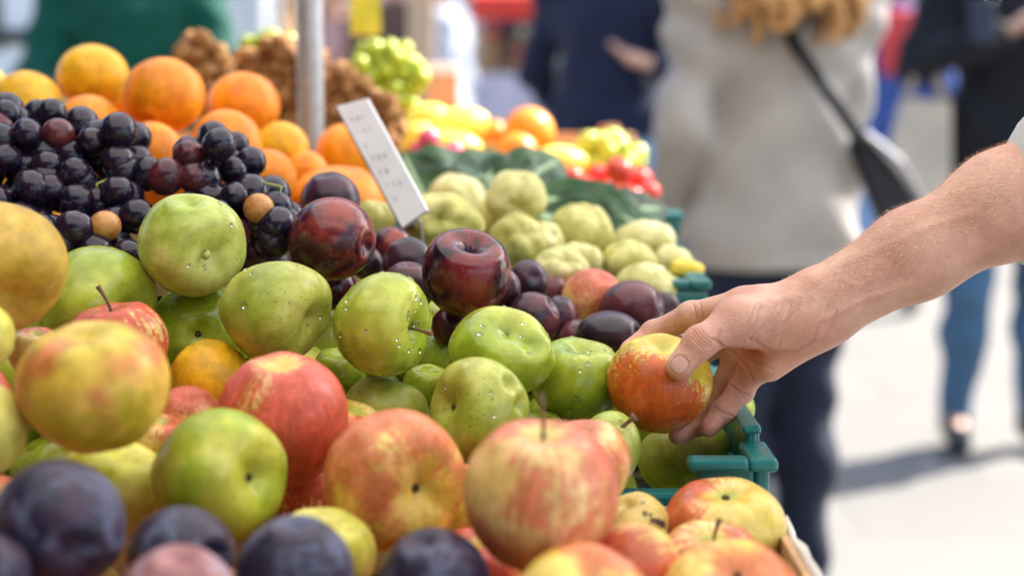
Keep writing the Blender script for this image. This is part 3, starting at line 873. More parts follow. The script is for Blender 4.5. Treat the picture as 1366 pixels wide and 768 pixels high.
bunch('grape_bunch', [(-30, 150), (20, 140), (70, 150), (110, 158), (150, 152), (182, 178), (196, 215), (200, 250), (190, 300), (180, 345), (60, 345), (-30, 300)],
      lambda x, y: 1.345 - (y - 150) * .00055, 42, 3, ['grape', 'grape_red'], 'larger bunch of black grapes at the left, with one amber grape', 'grapes', 'black grape bunches', 3, rad=.0128,
      extra=[(140, 302, 'grape_amber'), (158, 175, None), (122, 190, None), (78, 180, None), (158, 216, None), (157, 256, 'grape')], maxn=100)
bunch('grape_bunch', [(258, 176), (290, 182), (332, 204), (350, 225), (392, 248), (402, 275), (398, 320), (330, 330), (300, 300), (236, 275), (234, 215), (244, 192)],
      lambda x, y: 1.335 - (y - 170) * .00045, 41, 3, ['grape', 'grape_red'], 'smaller bunch of black grapes at the right, nearer the metal post', 'grapes', 'black grape bunches', 9, rad=.0124,
      extra=[(345, 278, 'grape_amber'), (259, 238, 'grape_red'), (292, 194, None), (252, 208, 'grape_red'), (222, 236, 'grape_red')], maxn=90)
bunch('grape_bunch', [(452, 92), (470, 70), (500, 58), (540, 62), (562, 85), (566, 118), (550, 145), (520, 160), (478, 150), (452, 120)],
      lambda x, y: 2.32, 21, 3, ['grape_green'], 'bunch of shaded green grapes behind the price card', 'grapes', 'green grape bunches', 4, maxn=98, stepd=.016)
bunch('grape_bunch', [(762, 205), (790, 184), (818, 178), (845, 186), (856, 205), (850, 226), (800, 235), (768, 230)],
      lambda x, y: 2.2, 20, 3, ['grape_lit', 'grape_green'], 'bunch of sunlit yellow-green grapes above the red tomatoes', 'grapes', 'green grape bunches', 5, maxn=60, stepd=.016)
_gmesh['lychee'] = None
_lv, _lf = fruit_verts(0.0112, 1.0, (), (5, .05), (.16, 6), 0, 8, (28, 20), None, None)
_me = bpy.data.meshes.new('nut'); _me.from_pydata(_lv.tolist(), [], _lf); _me.update(); _me.polygons.foreach_set('use_smooth', [True] * len(_lf)); _me.materials.append(MAT['lychee']); _gmesh['lychee'] = _me
bunch('longan_cluster', [(236, 60), (262, 46), (290, 62), (306, 90), (300, 140), (262, 150), (236, 100)], lambda x, y: 2.0, 19, 3, ['lychee'], 'cluster of rough brown fruit just right of the green jumper', 'longans', 'rough brown fruit clusters', 6, rad=.0105, maxn=70, part='longan')
bunch('longan_cluster', [(300, 100), (330, 66), (370, 54), (412, 62), (440, 90), (446, 150), (420, 210), (370, 205), (340, 160)], lambda x, y: 2.04, 20, 3, ['lychee'], 'cluster of rough brown fruit directly behind the metal post', 'longans', 'rough brown fruit clusters', 7, rad=.0105, maxn=98, part='longan')
bunch('longan_cluster', [(438, 92), (462, 92), (492, 118), (528, 140), (536, 185), (500, 215), (440, 190)], lambda x, y: 1.98, 20, 3, ['lychee'], 'cluster of rough brown fruit behind the top of the price card', 'longans', 'rough brown fruit clusters', 8, rad=.0105, maxn=80, part='longan')
bunch('grape_bunch', [(326, 60), (345, 48), (385, 50), (396, 64), (370, 74), (335, 72)], lambda x, y: 2.2, 19, 2, ['grape_green'], 'small strip of green grapes above the rough brown fruit left of the post', 'grapes', 'green grape bunches', 14, maxn=30)
# ================================================================== PEOPLE
def skin_mat(name, base, hand=False):
    m, nt, bs, out = newmat(name); g = N(nt)
    setp(bs, rough=.46, sss=.22, sssr=(1, .35, .18), ssss=.004, spec=.42)
    tc = g.n('ShaderNodeTexCoord'); v = tc.outputs['Object']
    low = g.noise(v, 28, 4, .6)
    fine = g.noise(v, 420, 3, .65)
    dk = tuple(c * s for c, s in zip(base, (.84, .74, .72))); lt = tuple(min(1, c * s) for c, s in zip(base, (1.08, 1.10, 1.12)))
    col = g.mix(g.ss(low, .32, .68), dk, lt)
    col = g.mix(g.ss(fine, .35, .75, 0, .28), col, tuple(c * s for c, s in zip(base, (.80, .62, .58))))
    if hand:
        at = g.n('ShaderNodeAttribute', attribute_name='skin')
        sp = g.n('ShaderNodeSeparateColor'); g.lk(at.outputs['Color'], sp.inputs[0])
        red = tuple(c * s for c, s in zip(base, (1.02, .62, .56)))
        col = g.mix(g.math('MULTIPLY', sp.outputs[1], .6), col, red)
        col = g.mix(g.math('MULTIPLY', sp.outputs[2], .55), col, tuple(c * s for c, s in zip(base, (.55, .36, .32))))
        col = g.mix(sp.outputs[0], col, (.66, .41, .34))
        g.lk(g.math('SUBTRACT', .48, g.math('MULTIPLY', sp.outputs[0], .26)), bs.inputs['Roughness'])
        vo = g.vor(v, 900)
        mp = g.n('ShaderNodeMapping'); g.lk(v, mp.inputs[0]); mp.inputs['Rotation'].default_value = (0, .5, 0); mp.inputs['Scale'].default_value = (1, 1, 3.2)
        wr = g.noise(mp.outputs[0], 170, 3, .6, .5)
        nn = g.math('SUBTRACT', 1.0, sp.outputs[0])
        hgt = g.math('ADD', g.math('MULTIPLY', vo.outputs['Distance'], .5), g.math('MULTIPLY', wr, .8))
        hgt = g.math('ADD', hgt, g.math('MULTIPLY', g.noise(v, 60, 3, .5), 1.2))
        g.bump(g.math('MULTIPLY', hgt, nn), .5, .0012, bs)
    else:
        g.bump(fine, .2, .001, bs)
    g.lk(col, bs.inputs['Base Color'])
    return m


MAT['skin_hand'] = skin_mat('sun_warmed_skin', (.65, .375, .27), True)
MAT['skin'] = skin_mat('skin', (.60, .36, .25))
MAT['hair_fine'] = plain('fine_arm_hair', (.72, .50, .30), .45, .2, 100)


def cloth(name, c, weave=420, rough=.85, var=.14, fold=0):
    m, nt, bs, out = newmat(name); g = N(nt)
    setp(bs, rough=rough, sheen=.06, spec=.25)
    v, vr = g.obj_coord(1.0)
    a = g.noise(vr, 6, 4, .6); b = g.noise(vr, weave, 2, .5)
    k = g.math('ADD', g.math('MULTIPLY', a, .6), g.math('MULTIPLY', b, .4))
    g.lk(g.mix(g.ss(k, .35, .65), tuple(x * (1 - var) for x in c), tuple(min(1, x * (1 + var)) for x in c)), bs.inputs['Base Color'])
    g.bump(g.math('ADD', b, g.math('MULTIPLY', g.noise(vr, 14, 3, .5, .6), 2.5)), .4, .004, bs)
    return m


def person(name, label, foot, face, height=1.72, skin='skin', top=(.5, .5, .5), bottom=(.05, .06, .1), shoes=(.03, .03, .03), hair=(.06, .035, .02),
           pose=None, jacket_hem=.86, hair_style='short', sleeve='long', h=.014, coat=False, build=1.0, wide=1.0, group=None, topmat=None, extra_body=None, noarm=False, fa=1.0):
    """foot = world position between the feet; face = direction the person looks (world xy)"""
    s = height / 1.72
    J = dict(pel=(0, 0, .94), wst=(0, .0, 1.08), chs=(0, 0, 1.27), nck=(0, -.01, 1.46), hd=(0, .02, 1.60),
             shL=(-.175, -.01, 1.395), elL=(-.235, -.04, 1.12), wrL=(-.225, .06, .90), haL=(-.215, .09, .82),
             shR=(.175, -.01, 1.395), elR=(.235, -.04, 1.12), wrR=(.225, .06, .90), haR=(.215, .09, .82),
             hpL=(-.085, 0, .90), knL=(-.10, .03, .49), anL=(-.105, -.02, .09), toL=(-.12, .13, .035),
             hpR=(.085, 0, .90), knR=(.10, .03, .49), anR=(.105, -.02, .09), toR=(.12, .13, .035))
    J.update(pose or {})
    f = Vector((face[0], face[1], 0)).normalized(); r = Vector((f.y, -f.x, 0))
    fo = Vector(foot)
    W = {k: np.array(fo + (r * v[0] * wide + f * v[1] + Vector((0, 0, 1)) * v[2]) * s) for k, v in J.items()}
    fn, rn, un = np.array(f), np.array(r), np.array([0, 0, 1.0])
    root = empty(name, fo, label, 'person', group)

    def torso(S, e=0.0, k=.05):
        b = build
        S.cap(W['pel'], W['wst'], .135 * s * b + e, .125 * s * b + e, k, (fn, .78))
        S.cap(W['wst'], W['chs'], .125 * s * b + e, .150 * s * b + e, k, (fn, .74))
        for q in 'LR':
            S.cap(W['chs'] + (W['sh' + q] - W['chs']) * .25, W['sh' + q], .10 * s + e, .06 * s + e, k, (fn, .85))
            S.cap(W['nck'], W['sh' + q], .05 * s + e, .055 * s + e, k)

    def arm(S, q, e=0.0, to=1.0, k=.03):
        S.cap(W['sh' + q], W['el' + q], .056 * s + e, .042 * s + e, k)
        if to > 0:
            S.cap(W['el' + q], W['el' + q] + (W['wr' + q] - W['el' + q]) * to, .043 * s + e, (.043 + (.028 - .043) * to) * s + e, k)

    def legs(S, e=0.0, to=1.0, k=.03):
        for q in 'LR':
            S.cap(W['hp' + q], W['kn' + q], .092 * s * build + e, .058 * s + e, k)
            S.cap(W['kn' + q], W['kn' + q] + (W['an' + q] - W['kn' + q]) * .35, .056 * s + e, .058 * s + e, k)
            S.cap(W['kn' + q] + (W['an' + q] - W['kn' + q]) * .35, W['kn' + q] + (W['an' + q] - W['kn' + q]) * to, .058 * s + e, .037 * s + e, k)

    # body, one continuous skin surface
    B = SDF()
    torso(B, -.012)
    B.cap(W['nck'] - un * .03 * s, W['hd'] - un * .03 * s, .055 * s, .052 * s, .02)
    hd = W['hd']
    B.ell(hd + un * .035 * s, (.076 * s, .096 * s, .10 * s), .02, (rn, fn, un))
    B.ell(hd + fn * .035 * s - un * .05 * s, (.052 * s, .055 * s, .062 * s), .03, (rn, fn, un))
    B.cap(hd + fn * .088 * s + un * .025 * s, hd + fn * .112 * s - un * .012 * s, .009 * s, .014 * s, .012)
    B.cap(hd + fn * .078 * s - un * .055 * s - rn * .02 * s, hd + fn * .078 * s - un * .055 * s + rn * .02 * s, .010 * s, .010 * s, .006)
    for sg in (-1, 1):
        B.ell(hd + rn * sg * .08 * s, (.014 * s, .022 * s, .032 * s), .008, (rn, fn, un))
        B.ell(hd + fn * .082 * s + rn * sg * .03 * s + un * .026 * s, (.014 * s, .010 * s, .009 * s), .004, (rn, fn, un))
    for q in 'LR':
        if noarm and q == 'R':
            B.cap(W['shR'], W['shR'] + (W['elR'] - W['shR']) * .8, .052 * s, .045 * s, .03)
            continue
        arm(B, q, -.002)
        hdir = W['ha' + q] - W['wr' + q]; L = np.linalg.norm(hdir); hu = hdir / max(L, 1e-6)
        sd = np.cross(hu, fn); nn = np.linalg.norm(sd); sd = (np.cross(hu, un) if nn < .2 else sd); sd /= max(np.linalg.norm(sd), 1e-6)
        ac = np.cross(hu, sd)
        B.cap(W['wr' + q], W['ha' + q], .026 * s, .034 * s, .015, (sd, .6))
        for i, (o_, ln) in enumerate(((-.027, .065), (-.009, .078), (.009, .074), (.026, .058))):
            a = W['ha' + q] + ac * o_ * s
            mid = a + hu * ln * .55 * s + sd * (.008 if q == 'L' else -.008) * s
            B.cap(a, mid, .010 * s, .009 * s, .005)
            B.cap(mid, a + hu * ln * s + sd * (.024 if q == 'L' else -.024) * s, .009 * s, .0075 * s, .004)
        a = W['wr' + q] + hu * .03 * s - ac * .02 * s
        B.cap(a, a - ac * .03 * s + hu * .03 * s, .013 * s, .011 * s, .008)
        B.cap(a - ac * .03 * s + hu * .03 * s, a - ac * .035 * s + hu * .06 * s, .011 * s, .009 * s, .005)
    legs(B, -.008)
    for q in 'LR': B.cap(W['an' + q], W['to' + q], .034 * s, .030 * s, .02)
    bv, bf = B.mesh(h * .6 if h > .009 else h)
    if extra_body is not None:
        ev, ef, col = extra_body
        n0 = len(bv)
        bv = np.vstack([bv, ev]); bf = np.vstack([bf, ef + n0])
    o = mk('body', bv - np.array(fo), bf, MAT[skin], root)
    if extra_body is not None:
        at = o.data.color_attributes.new('skin', 'FLOAT_COLOR', 'POINT')
        c = np.zeros((len(bv), 4), np.float32); c[:, 3] = 1; c[n0:, :3] = col
        at.data.foreach_set('color', c.ravel())
    # top
    S = SDF()
    torso(S, .018)
    hem = fo.z + jacket_hem * s
    if jacket_hem < .94:
        S.cap(W['pel'], (W['pel'][0], W['pel'][1], hem - .05), .150 * s * build, .155 * s * build, .05, (fn, .82))
    if jacket_hem < .94:
        for q in 'LR': S.cap(W['hp' + q] + un * .08, (W['hp' + q][0], W['hp' + q][1], hem - .04), .108 * s * build, .112 * s * build, .04)
    for q in 'LR':
        if noarm and q == 'R':
            arm(S, q, .016, .28); continue
        arm(S, q, .016, {'long': .96, 'short': 0.0, 'rolled': .35}[sleeve])
    S.cap(W['nck'] - un * .02, W['nck'] + un * .015 * s, .06 * s, .058 * s, .02)
    fz = random.Random(label).uniform(0, 9)

    def folds(X, Y, Z):
        return fa * (.0055 * np.sin(Z * 46 + 7 * X + 5 * Y + 1.8 * np.sin(X * 17 + fz) + 2 * np.sin(Z * 9 + fz)) + .004 * np.sin(Z * 23 - X * 31 + Y * 19 + fz)) * 1.0
    cuts = [((0, 0, hem), (0, 0, -1))]
    v, fc = S.mesh(h, folds, cuts)
    tm = topmat or cloth('cloth_' + name, top)
    mk('jacket' if sleeve == 'long' else 'shirt', v - np.array(fo), fc, tm, root)
    # trousers
    S = SDF()
    S.cap(W['pel'] - un * .02, W['pel'] + un * .03, .128 * s * build + .006, .125 * s * build + .006, .04, (fn, .8))
    legs(S, .010, .97)
    v, fc = S.mesh(h, lambda X, Y, Z: folds(X, Y, Z) * .6, [((0, 0, fo.z + .075 * s), (0, 0, -1)), ((0, 0, max(hem + .02, fo.z + .98 * s)), (0, 0, 1))])
    mk('trousers', v - np.array(fo), fc, cloth('denim_' + name, bottom, 600, .8), root)
    # shoes
    for q in 'LR':
        S = SDF(); S.cap(W['an' + q] - un * .03 * s, W['to' + q] + un * .004, .044 * s, .036 * s, .02)
        S.cap(W['an' + q], W['an' + q] + un * .075, .046 * s, .043 * s, .02)
        v, fc = S.mesh(.008, None, [((0, 0, fo.z + .002), (0, 0, -1))])
        mk('shoe', v - np.array(fo), fc, plain('leather', shoes, .45), root)
    # hair
    S = SDF(); rr = random.Random(hash(label) % 99 if False else len(label))
    top_ = hd + un * .045 * s - fn * .012 * s
    S.ell(top_, (.084 * s, .100 * s, .104 * s), .02, (rn, fn, un))
    sub = []
    T = SDF(); T.ell(hd + fn * .075 * s - un * .02 * s, (.066 * s, .06 * s, .085 * s), .01, (rn, fn, un)); sub = T.p
    if hair_style == 'curly':
        for k in range(250):
            a = rr.uniform(0, 6.28); rad = rr.uniform(.05, .12)
            z0 = rr.uniform(-.02, .07); z1 = z0 - rr.uniform(.14, .31)
            dx, dy = math.cos(a), math.sin(a)
            if dy > .45: continue
            prev = hd + (rn * dx * rad + fn * (dy * rad - .02) + un * z0) * s
            n_ = 8
            for t in range(1, n_ + 1):
                tt = t / n_; an = tt * 12 + k
                flare = 1 + .35 * tt
                p = hd + (rn * (dx * rad * flare + .016 * math.cos(an)) + fn * (dy * rad * flare - .025 - .085 * min(1, tt * 1.4) + .016 * math.sin(an)) + un * (z0 + (z1 - z0) * tt)) * s
                S.cap(prev, p, .015 * s * (1.1 - .3 * (tt - .2)), .014 * s * (1.1 - .3 * tt), .006); prev = p
    elif hair_style == 'long':
        S.cap(top_ - fn * .04 * s, W['nck'] - fn * .07 * s - un * .08 * s, .08 * s, .06 * s, .03)
    v, fc = S.mesh(.008 if hair_style == 'curly' else .010, None, [], sub)
    mk('hair', v - np.array(fo), fc, cloth('hair_' + name, hair, 900, .5, .3), root)
    return root, W


# ------------------------------------------------------------------ the reaching hand and forearm
DH = HELD['d']


def Hc(px, py, z): return P(px, py, DH - z / 1000.0)


S = SDF()
mm = .001
# forearm: radius side (upper) and ulna side (lower)
S.cap(Hc(1092, 394, 2), Hc(1210, 326, -2), 18 * mm, 21.5 * mm, .020)
S.cap(Hc(1210, 328, -2), Hc(1330, 262, -6), 20.5 * mm, 27 * mm, .020)
S.cap(Hc(1330, 262, -6), Hc(1537, 165, -14), 27 * mm, 34 * mm, .020)
S.cap(Hc(1106, 424, -2), Hc(1230, 348, -6), 15.5 * mm, 22 * mm, .020)
S.cap(Hc(1230, 348, -6), Hc(1350, 282, -10), 22 * mm, 29 * mm, .020)
S.cap(Hc(1350, 282, -10), Hc(1540, 185, -14), 29 * mm, 35 * mm, .020)
ELB = Hc(1538, 178, -14)
SHO = np.array([.665, 1.40, 1.375])
S.cap(ELB, ELB + (SHO - ELB) * .55, 40 * mm, 44 * mm, .02)
# wrist and palm
MCP = {'i': Hc(992, 405, -12), 'm': Hc(985, 434, -26), 'r': Hc(992, 462, -25), 'p': Hc(1010, 488, -14)}
CP = {'i': Hc(1082, 396, 0), 'm': Hc(1085, 408, -8), 'r': Hc(1090, 420, -8), 'p': Hc(1094, 432, -2)}
S.cap(Hc(1105, 400, 2), Hc(1078, 404, 0), 17 * mm, 15 * mm, .012)
S.cap(Hc(1110, 424, -2), Hc(1080, 432, -2), 15 * mm, 14 * mm, .012)
S.cap(CP['i'], MCP['i'], 13.5 * mm, 11.3 * mm, .012)
S.cap(CP['m'], MCP['m'], 13 * mm, 11.3 * mm, .012)
S.cap(CP['r'], MCP['r'], 12.5 * mm, 10.8 * mm, .012)
S.cap(CP['p'], MCP['p'], 13 * mm, 10.2 * mm, .012)
S.cap(Hc(1085, 444, 2), Hc(1028, 489, -2), 9.5 * mm, 9 * mm, .014)   # heel of the little finger side
fing = {
    'i': [MCP['i'], Hc(922, 421, -30), Hc(872, 444, -40), Hc(840, 466, -34)],
    'm': [MCP['m'], Hc(926, 476, -54), Hc(886, 518, -54), Hc(862, 548, -46)],
    'r': [MCP['r'], Hc(962, 520, -52), Hc(931, 564, -45), Hc(905, 580, -23)],
    'p': [MCP['p'], Hc(988, 521, -26), Hc(964, 549, -22), Hc(945, 570, -14)],
}
frad = {'i': (10.8, 9.4, 8.2, 7.0), 'm': (11, 9.6, 8.4, 7.4), 'r': (10.5, 9.2, 8.2, 7.2), 'p': (9.8, 8.6, 7.9, 7.1)}
for q in 'imrp':
    a = fing[q]; r_ = frad[q]
    for i in range(3):
        S.cap(a[i], a[i + 1], r_[i] * mm, r_[i + 1] * mm, .0035 if i else .006)
        if i: S.ell(a[i], (r_[i] * 1.05 * mm,) * 3, .004)
# thumb
TH = [Hc(1052, 424, 9), Hc(985, 427, 24), Hc(934, 456, 39), Hc(906, 489, 40)]
S.cap(TH[0], TH[1], 19 * mm, 14.2 * mm, .012)
S.cap(Hc(1075, 430, 4), Hc(1000, 438, 12), 15 * mm, 13 * mm, .012)
S.cap(TH[1], TH[2], 13.6 * mm, 10.2 * mm, .010)
S.ell(TH[2], (10.9 * mm,) * 3, .004)
S.cap(TH[2], TH[3], 10.4 * mm, 9.3 * mm, .004)
S.ell(TH[1] + (TH[2] - TH[1]) * .06, (14.6 * mm,) * 3, .006)
S.cap(Hc(1010, 400, 4), Hc(975, 415, 2), 9 * mm, 8 * mm, .012)     # web between thumb and index
av, af = S.mesh(.00125)


def to_px(V):
    """hand-local chart: coordinates in the plane the hand was laid out in, plus distance in front of it (mm)"""
    R_ = V - CAM
    d = R_ @ FW
    return 683 + (R_ @ RT) / d * F_PX, 384 - (R_ @ UP) / d * F_PX, (DH - d) * 1000


# one smooth round of refinement: normals from faces
def vnormals(V, Fq):
    n = np.cross(V[Fq[:, 2]] - V[Fq[:, 0]], V[Fq[:, 3]] - V[Fq[:, 1]])
    out = np.zeros_like(V)
    for k in range(4): np.add.at(out, Fq[:, k], n)
    return out / np.maximum(np.linalg.norm(out, axis=1, keepdims=True), 1e-12)


_tm = bpy.data.meshes.new('tmp'); _tm.from_pydata(av.tolist(), [], af.tolist())
_to = bpy.data.objects.new('tmp', _tm); COL.objects.link(_to)
# refine only the hand: the mesh is subdivided once for creases and the nail
_md = _to.modifiers.new('s', 'SUBSURF'); _md.levels = 1
_dg = bpy.context.evaluated_depsgraph_get()
_em = _to.evaluated_get(_dg).to_mesh()
nv = len(_em.vertices); av = np.zeros(nv * 3); _em.vertices.foreach_get('co', av); av = av.reshape(-1, 3)
nf = len(_em.polygons); af = np.zeros(nf * 4, int); _em.loops.foreach_get('vertex_index', af); af = af.reshape(-1, 4)
bpy.data.objects.remove(_to); bpy.data.meshes.remove(_tm)
an = vnormals(av, af)
px, py, pz = to_px(av)
nz_c = an @ (-FW)          # facing the side the thumb is on
disp = np.zeros(nv); colr = np.zeros((nv, 3))


def seg_dist(px, py, pts):
    best = np.full(len(px), 1e9)
    for (a, b) in zip(pts[:-1], pts[1:]):
        ax_, ay_ = a; bx_, by_ = b
        L = (bx_ - ax_)**2 + (by_ - ay_)**2
        t = np.clip(((px - ax_) * (bx_ - ax_) + (py - ay_) * (by_ - ay_)) / L, 0, 1)
        best = np.minimum(best, np.hypot(px - ax_ - t * (bx_ - ax_), py - ay_ - t * (by_ - ay_)))
    return best


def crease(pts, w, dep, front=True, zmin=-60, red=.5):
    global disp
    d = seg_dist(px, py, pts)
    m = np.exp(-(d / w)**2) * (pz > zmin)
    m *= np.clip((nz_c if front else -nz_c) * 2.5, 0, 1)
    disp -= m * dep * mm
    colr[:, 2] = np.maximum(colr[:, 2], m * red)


# thumb joint wrinkles, on the back of the thumb
ux, uy = -.64, .77
for off, L_, w, dp in ((-9, 10, 1.3, .5), (-5, 13, 1.4, .7), (-1, 14, 1.5, .9), (3, 13, 1.4, .8), (7, 11, 1.3, .5)):
    cx, cy = 936 + ux * off, 452 + uy * off
    crease([(cx - .77 * L_, cy - .64 * L_ - 1), (cx + 2 * ux, cy + 2 * uy), (cx + .77 * L_, cy + .64 * L_ + 1)], w, dp, zmin=25, red=.5)
# folds on the thumb ball running with the stretch of the skin
rr = random.Random(4)
for k in range(20):
    t = k / 19
    x0 = 994 + 68 * t + rr.uniform(-2, 2); y0 = 414 + rr.uniform(-6, 6) - 6 * t
    ln = rr.uniform(24, 46)
    crease([(x0 + 8, y0 - 4), (x0 + 3, y0 + ln * .4), (x0 - 7 - 4 * t, y0 + ln)], rr.uniform(1.6, 2.6), rr.uniform(.3, .6), zmin=0, red=.13)
# palm lines
crease([(952, 452), (972, 466), (992, 484), (1004, 506)], 1.8, .9, zmin=-45, red=.8)
crease([(1000, 452), (1030, 470), (1062, 468), (1085, 455)], 2.6, .8, zmin=-40, red=.5)
crease([(978, 470), (1000, 478), (1030, 492)], 1.6, .5, zmin=-45, red=.5)
crease([(962, 440), (958, 452), (966, 470)], 1.8, .7, zmin=-60, red=.7)
crease([(925, 405), (930, 425)], 1.6, .5, zmin=-60, red=.6)
crease([(934, 404), (938, 424)], 1.5, .4, zmin=-60, red=.5)
# wrist folds
crease([(1086, 448), (1096, 430), (1104, 408)], 1.8, .5, zmin=-30, red=.35)
crease([(1096, 455), (1108, 436), (1116, 414)], 1.6, .4, zmin=-30, red=.3)
# little finger joints
crease([(974, 513), (985, 522), (1000, 528)], 1.6, .7, zmin=-60, red=.6)
crease([(953, 541), (963, 549), (978, 555)], 1.5, .6, zmin=-60, red=.6)
crease([(976, 518), (996, 533)], 1.3, .4, zmin=-60, red=.4)
# veins and tendons on the forearm
def ridge(pts, w, dep):
    global disp
    d = seg_dist(px, py, pts)
    disp += np.exp(-(d / w)**2) * np.clip(nz_c * 2, 0, 1) * dep * mm
ridge([(1075, 385), (1120, 352), (1180, 330), (1240, 300), (1300, 285)], 7, .7)
ridge([(1100, 425), (1150, 400), (1210, 380)], 5, .9)
ridge([(1012, 402), (1040, 398), (1082, 396)], 7, .9)
ridge([(1120, 372), (1150, 382), (1190, 360)], 4, .4)
d_ = np.hypot(px - 1082, (py - 372)); disp += np.exp(-(d_ / 15)**2) * 2.2 * mm      # wrist bone
d_ = np.hypot(px - 990, (py - 404)); disp += np.exp(-(d_ / 20)**2) * np.clip(nz_c + .6, 0, 1) * .8 * mm
# redness: palm, finger tips, knuckles
def red(x, y, r, amt, zmin=-99, zmax=99):
    m = np.exp(-(np.hypot(px - x, py - y) / r)**2) * amt * (pz > zmin) * (pz < zmax)
    colr[:, 1] = np.maximum(colr[:, 1], m)
red(1000, 478, 42, 1.25, -70, 20); red(1045, 470, 34, .7, -70, 14); red(968, 452, 26, .9, -80, 8)
red(945, 572, 24, 1.0); red(905, 580, 22, 1.0); red(905, 500, 12, .7, 25); red(936, 452, 15, .55, 25); red(846, 460, 30, .5)
red(985, 405, 20, .45); red(1082, 372, 20, .4); red(975, 535, 18, .7); red(1090, 450, 26, .4)
# thumb nail: lies on the back of the last joint, which faces the camera side
tn = np.array([906, 489.]) - np.array([934, 456.]); tl = np.linalg.norm(tn); tn /= tl; tv = np.array([-tn[1], tn[0]])
nx = (px - 906.5) * tn[0] + (py - 487.0) * tn[1]; ny = (px - 906.5) * tv[0] + (py - 487.0) * tv[1]
ny = ny - 0.5
w_ = 10.6 - .03 * nx
e = (np.abs(nx / 11.4)**2.8 + np.abs(ny / w_)**2.8)**(1 / 2.8)
front = (pz > 40) & (nz_c > .1)
nail = front & (e < 1.0)
k_ = np.clip((1.06 - e) / .10, 0, 1) * front
disp += k_ * np.where(e < .95, .28, 0) * mm
disp -= front * np.exp(-((e - 1.06) / .07)**2) * .55 * mm
disp -= front * (e < 1) * np.clip(nx / 12.5, 0, 1) * .15 * mm
colr[:, 0] = np.clip((1.0 - e) / .06, 0, 1) * front
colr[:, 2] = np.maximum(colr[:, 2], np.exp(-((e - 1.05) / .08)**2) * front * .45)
av = av + an * disp[:, None]

# coarse body, sleeve, etc. of the same person, standing right of the stall
pose = dict(shL=(-.19, .02, 1.33), elL=(-.24, -.02, 1.06), wrL=(-.20, .16, .90), haL=(-.19, .22, .84), chs=(0, .04, 1.22), wst=(0, .0, 1.06), nck=(0, .07, 1.40), hd=(0, .12, 1.53))
FOOT = Vector((.84, 1.22, 0)); face = (-1, 0)
f_ = Vector((-1, 0, 0)); r_ = Vector((f_.y, -f_.x, 0))
def loc(p):
    q = Vector(p) - FOOT
    return (q.dot(r_), q.dot(f_), q.z)
pose['shR'] = loc(SHO); pose['elR'] = loc(ELB); pose['wrR'] = loc(Hc(1100, 410, 0)); pose['haR'] = loc(Hc(1000, 450, 0))
MAT['shirt_knit'] = cloth('light_grey_knit', (.50, .50, .49), 700)
shopper, _W = person('person', 'person in a light grey shirt reaching in from the right to hold an apple', FOOT, face, 1.72, 'skin_hand',
                     bottom=(.04, .05, .08), pose=pose, jacket_hem=.88, sleeve='short', h=.012, topmat=MAT['shirt_knit'], extra_body=(av, af, colr), noarm=True)
# rolled sleeve edge over the top of the forearm
mb = MB()
axd = Hc(1537, 175, -14) - Hc(1330, 270, -8); axd /= np.linalg.norm(axd)
c0 = Hc(1445, 193, -10)
a_ = Vector(axd).orthogonal().normalized(); b_ = Vector(axd).cross(a_)
n_ = 40
prof = [(0, .050), (-.006, .053), (-.008, .057), (0, .060), (.012, .061), (.022, .058), (.024, .055), (.04, .062), (.08, .064), (.12, .062), (.12, .050), (.0, .048)]
vs = []; fs = []
for i, (t, rad) in enumerate(prof):
    for k in range(n_):
        an_ = 2 * math.pi * k / n_
        w = 1 + .02 * math.sin(5 * an_ + t * 90) + .012 * math.sin(11 * an_ + 2)
        vs.append(Vector(c0) + Vector(axd) * (t + .004 * math.sin(3 * an_)) + (a_ * math.cos(an_) + b_ * math.sin(an_)) * rad * w)
m_ = len(prof)
for i in range(m_):
    for k in range(n_):
        fs.append((i * n_ + k, i * n_ + (k + 1) % n_, ((i + 1) % m_) * n_ + (k + 1) % n_, ((i + 1) % m_) * n_ + k))
mb.add(vs, fs); mb.build('rolled_sleeve', MAT['shirt_knit'], shopper, True)
# fine hair on the forearm
rs = np.random.RandomState(2)
idx = np.where((px > 1045) & (px < 1400) & (an @ np.array([0, 0, 1]) > -.55))[0]
idx = idx[an[idx, 2] > rs.uniform(-.35, .75, len(idx))]
idx = rs.choice(idx, 5200, replace=True)
hv = []; hf = []
dn = -axd
for i in idx:
    nn = an[i]; t = dn - nn * (dn @ nn); t /= np.linalg.norm(t)
    t = t + rs.normal(size=3) * .5; t -= nn * (t @ nn); t /= np.linalg.norm(t)
    L = rs.uniform(.0022, .0062) * (.6 if px[i] < 1110 else 1)
    sd = np.cross(nn, t); wd = .00008
    p0 = av[i] - nn * .0003; p1 = p0 + nn * L * .42 + t * L * .42; p2 = p0 + nn * L * .58 + t * L
    b = len(hv)
    hv += [p0 - sd * wd, p0 + sd * wd, p1 + sd * wd * .8, p1 - sd * wd * .8, p2]
    hf += [(b, b + 1, b + 2, b + 3), (b + 3, b + 2, b + 4)]
o = mk('arm_hair', np.array(hv) - np.array(FOOT), hf, MAT['hair_fine'], shopper); tag(o, kind='stuff')

# the held apple
h_ = dict(kind='apple', name='apple', px=880, py=512, w=143, d=DH, axis=(.03, .90, .44), mat='held', hr=.96, roll=.6, stem_dim=(.30, .27), zs=.95,
          label='red and yellow apple held between thumb and fingers of the reaching hand', group=None, cal=0)
make_fruit(h_, 77)
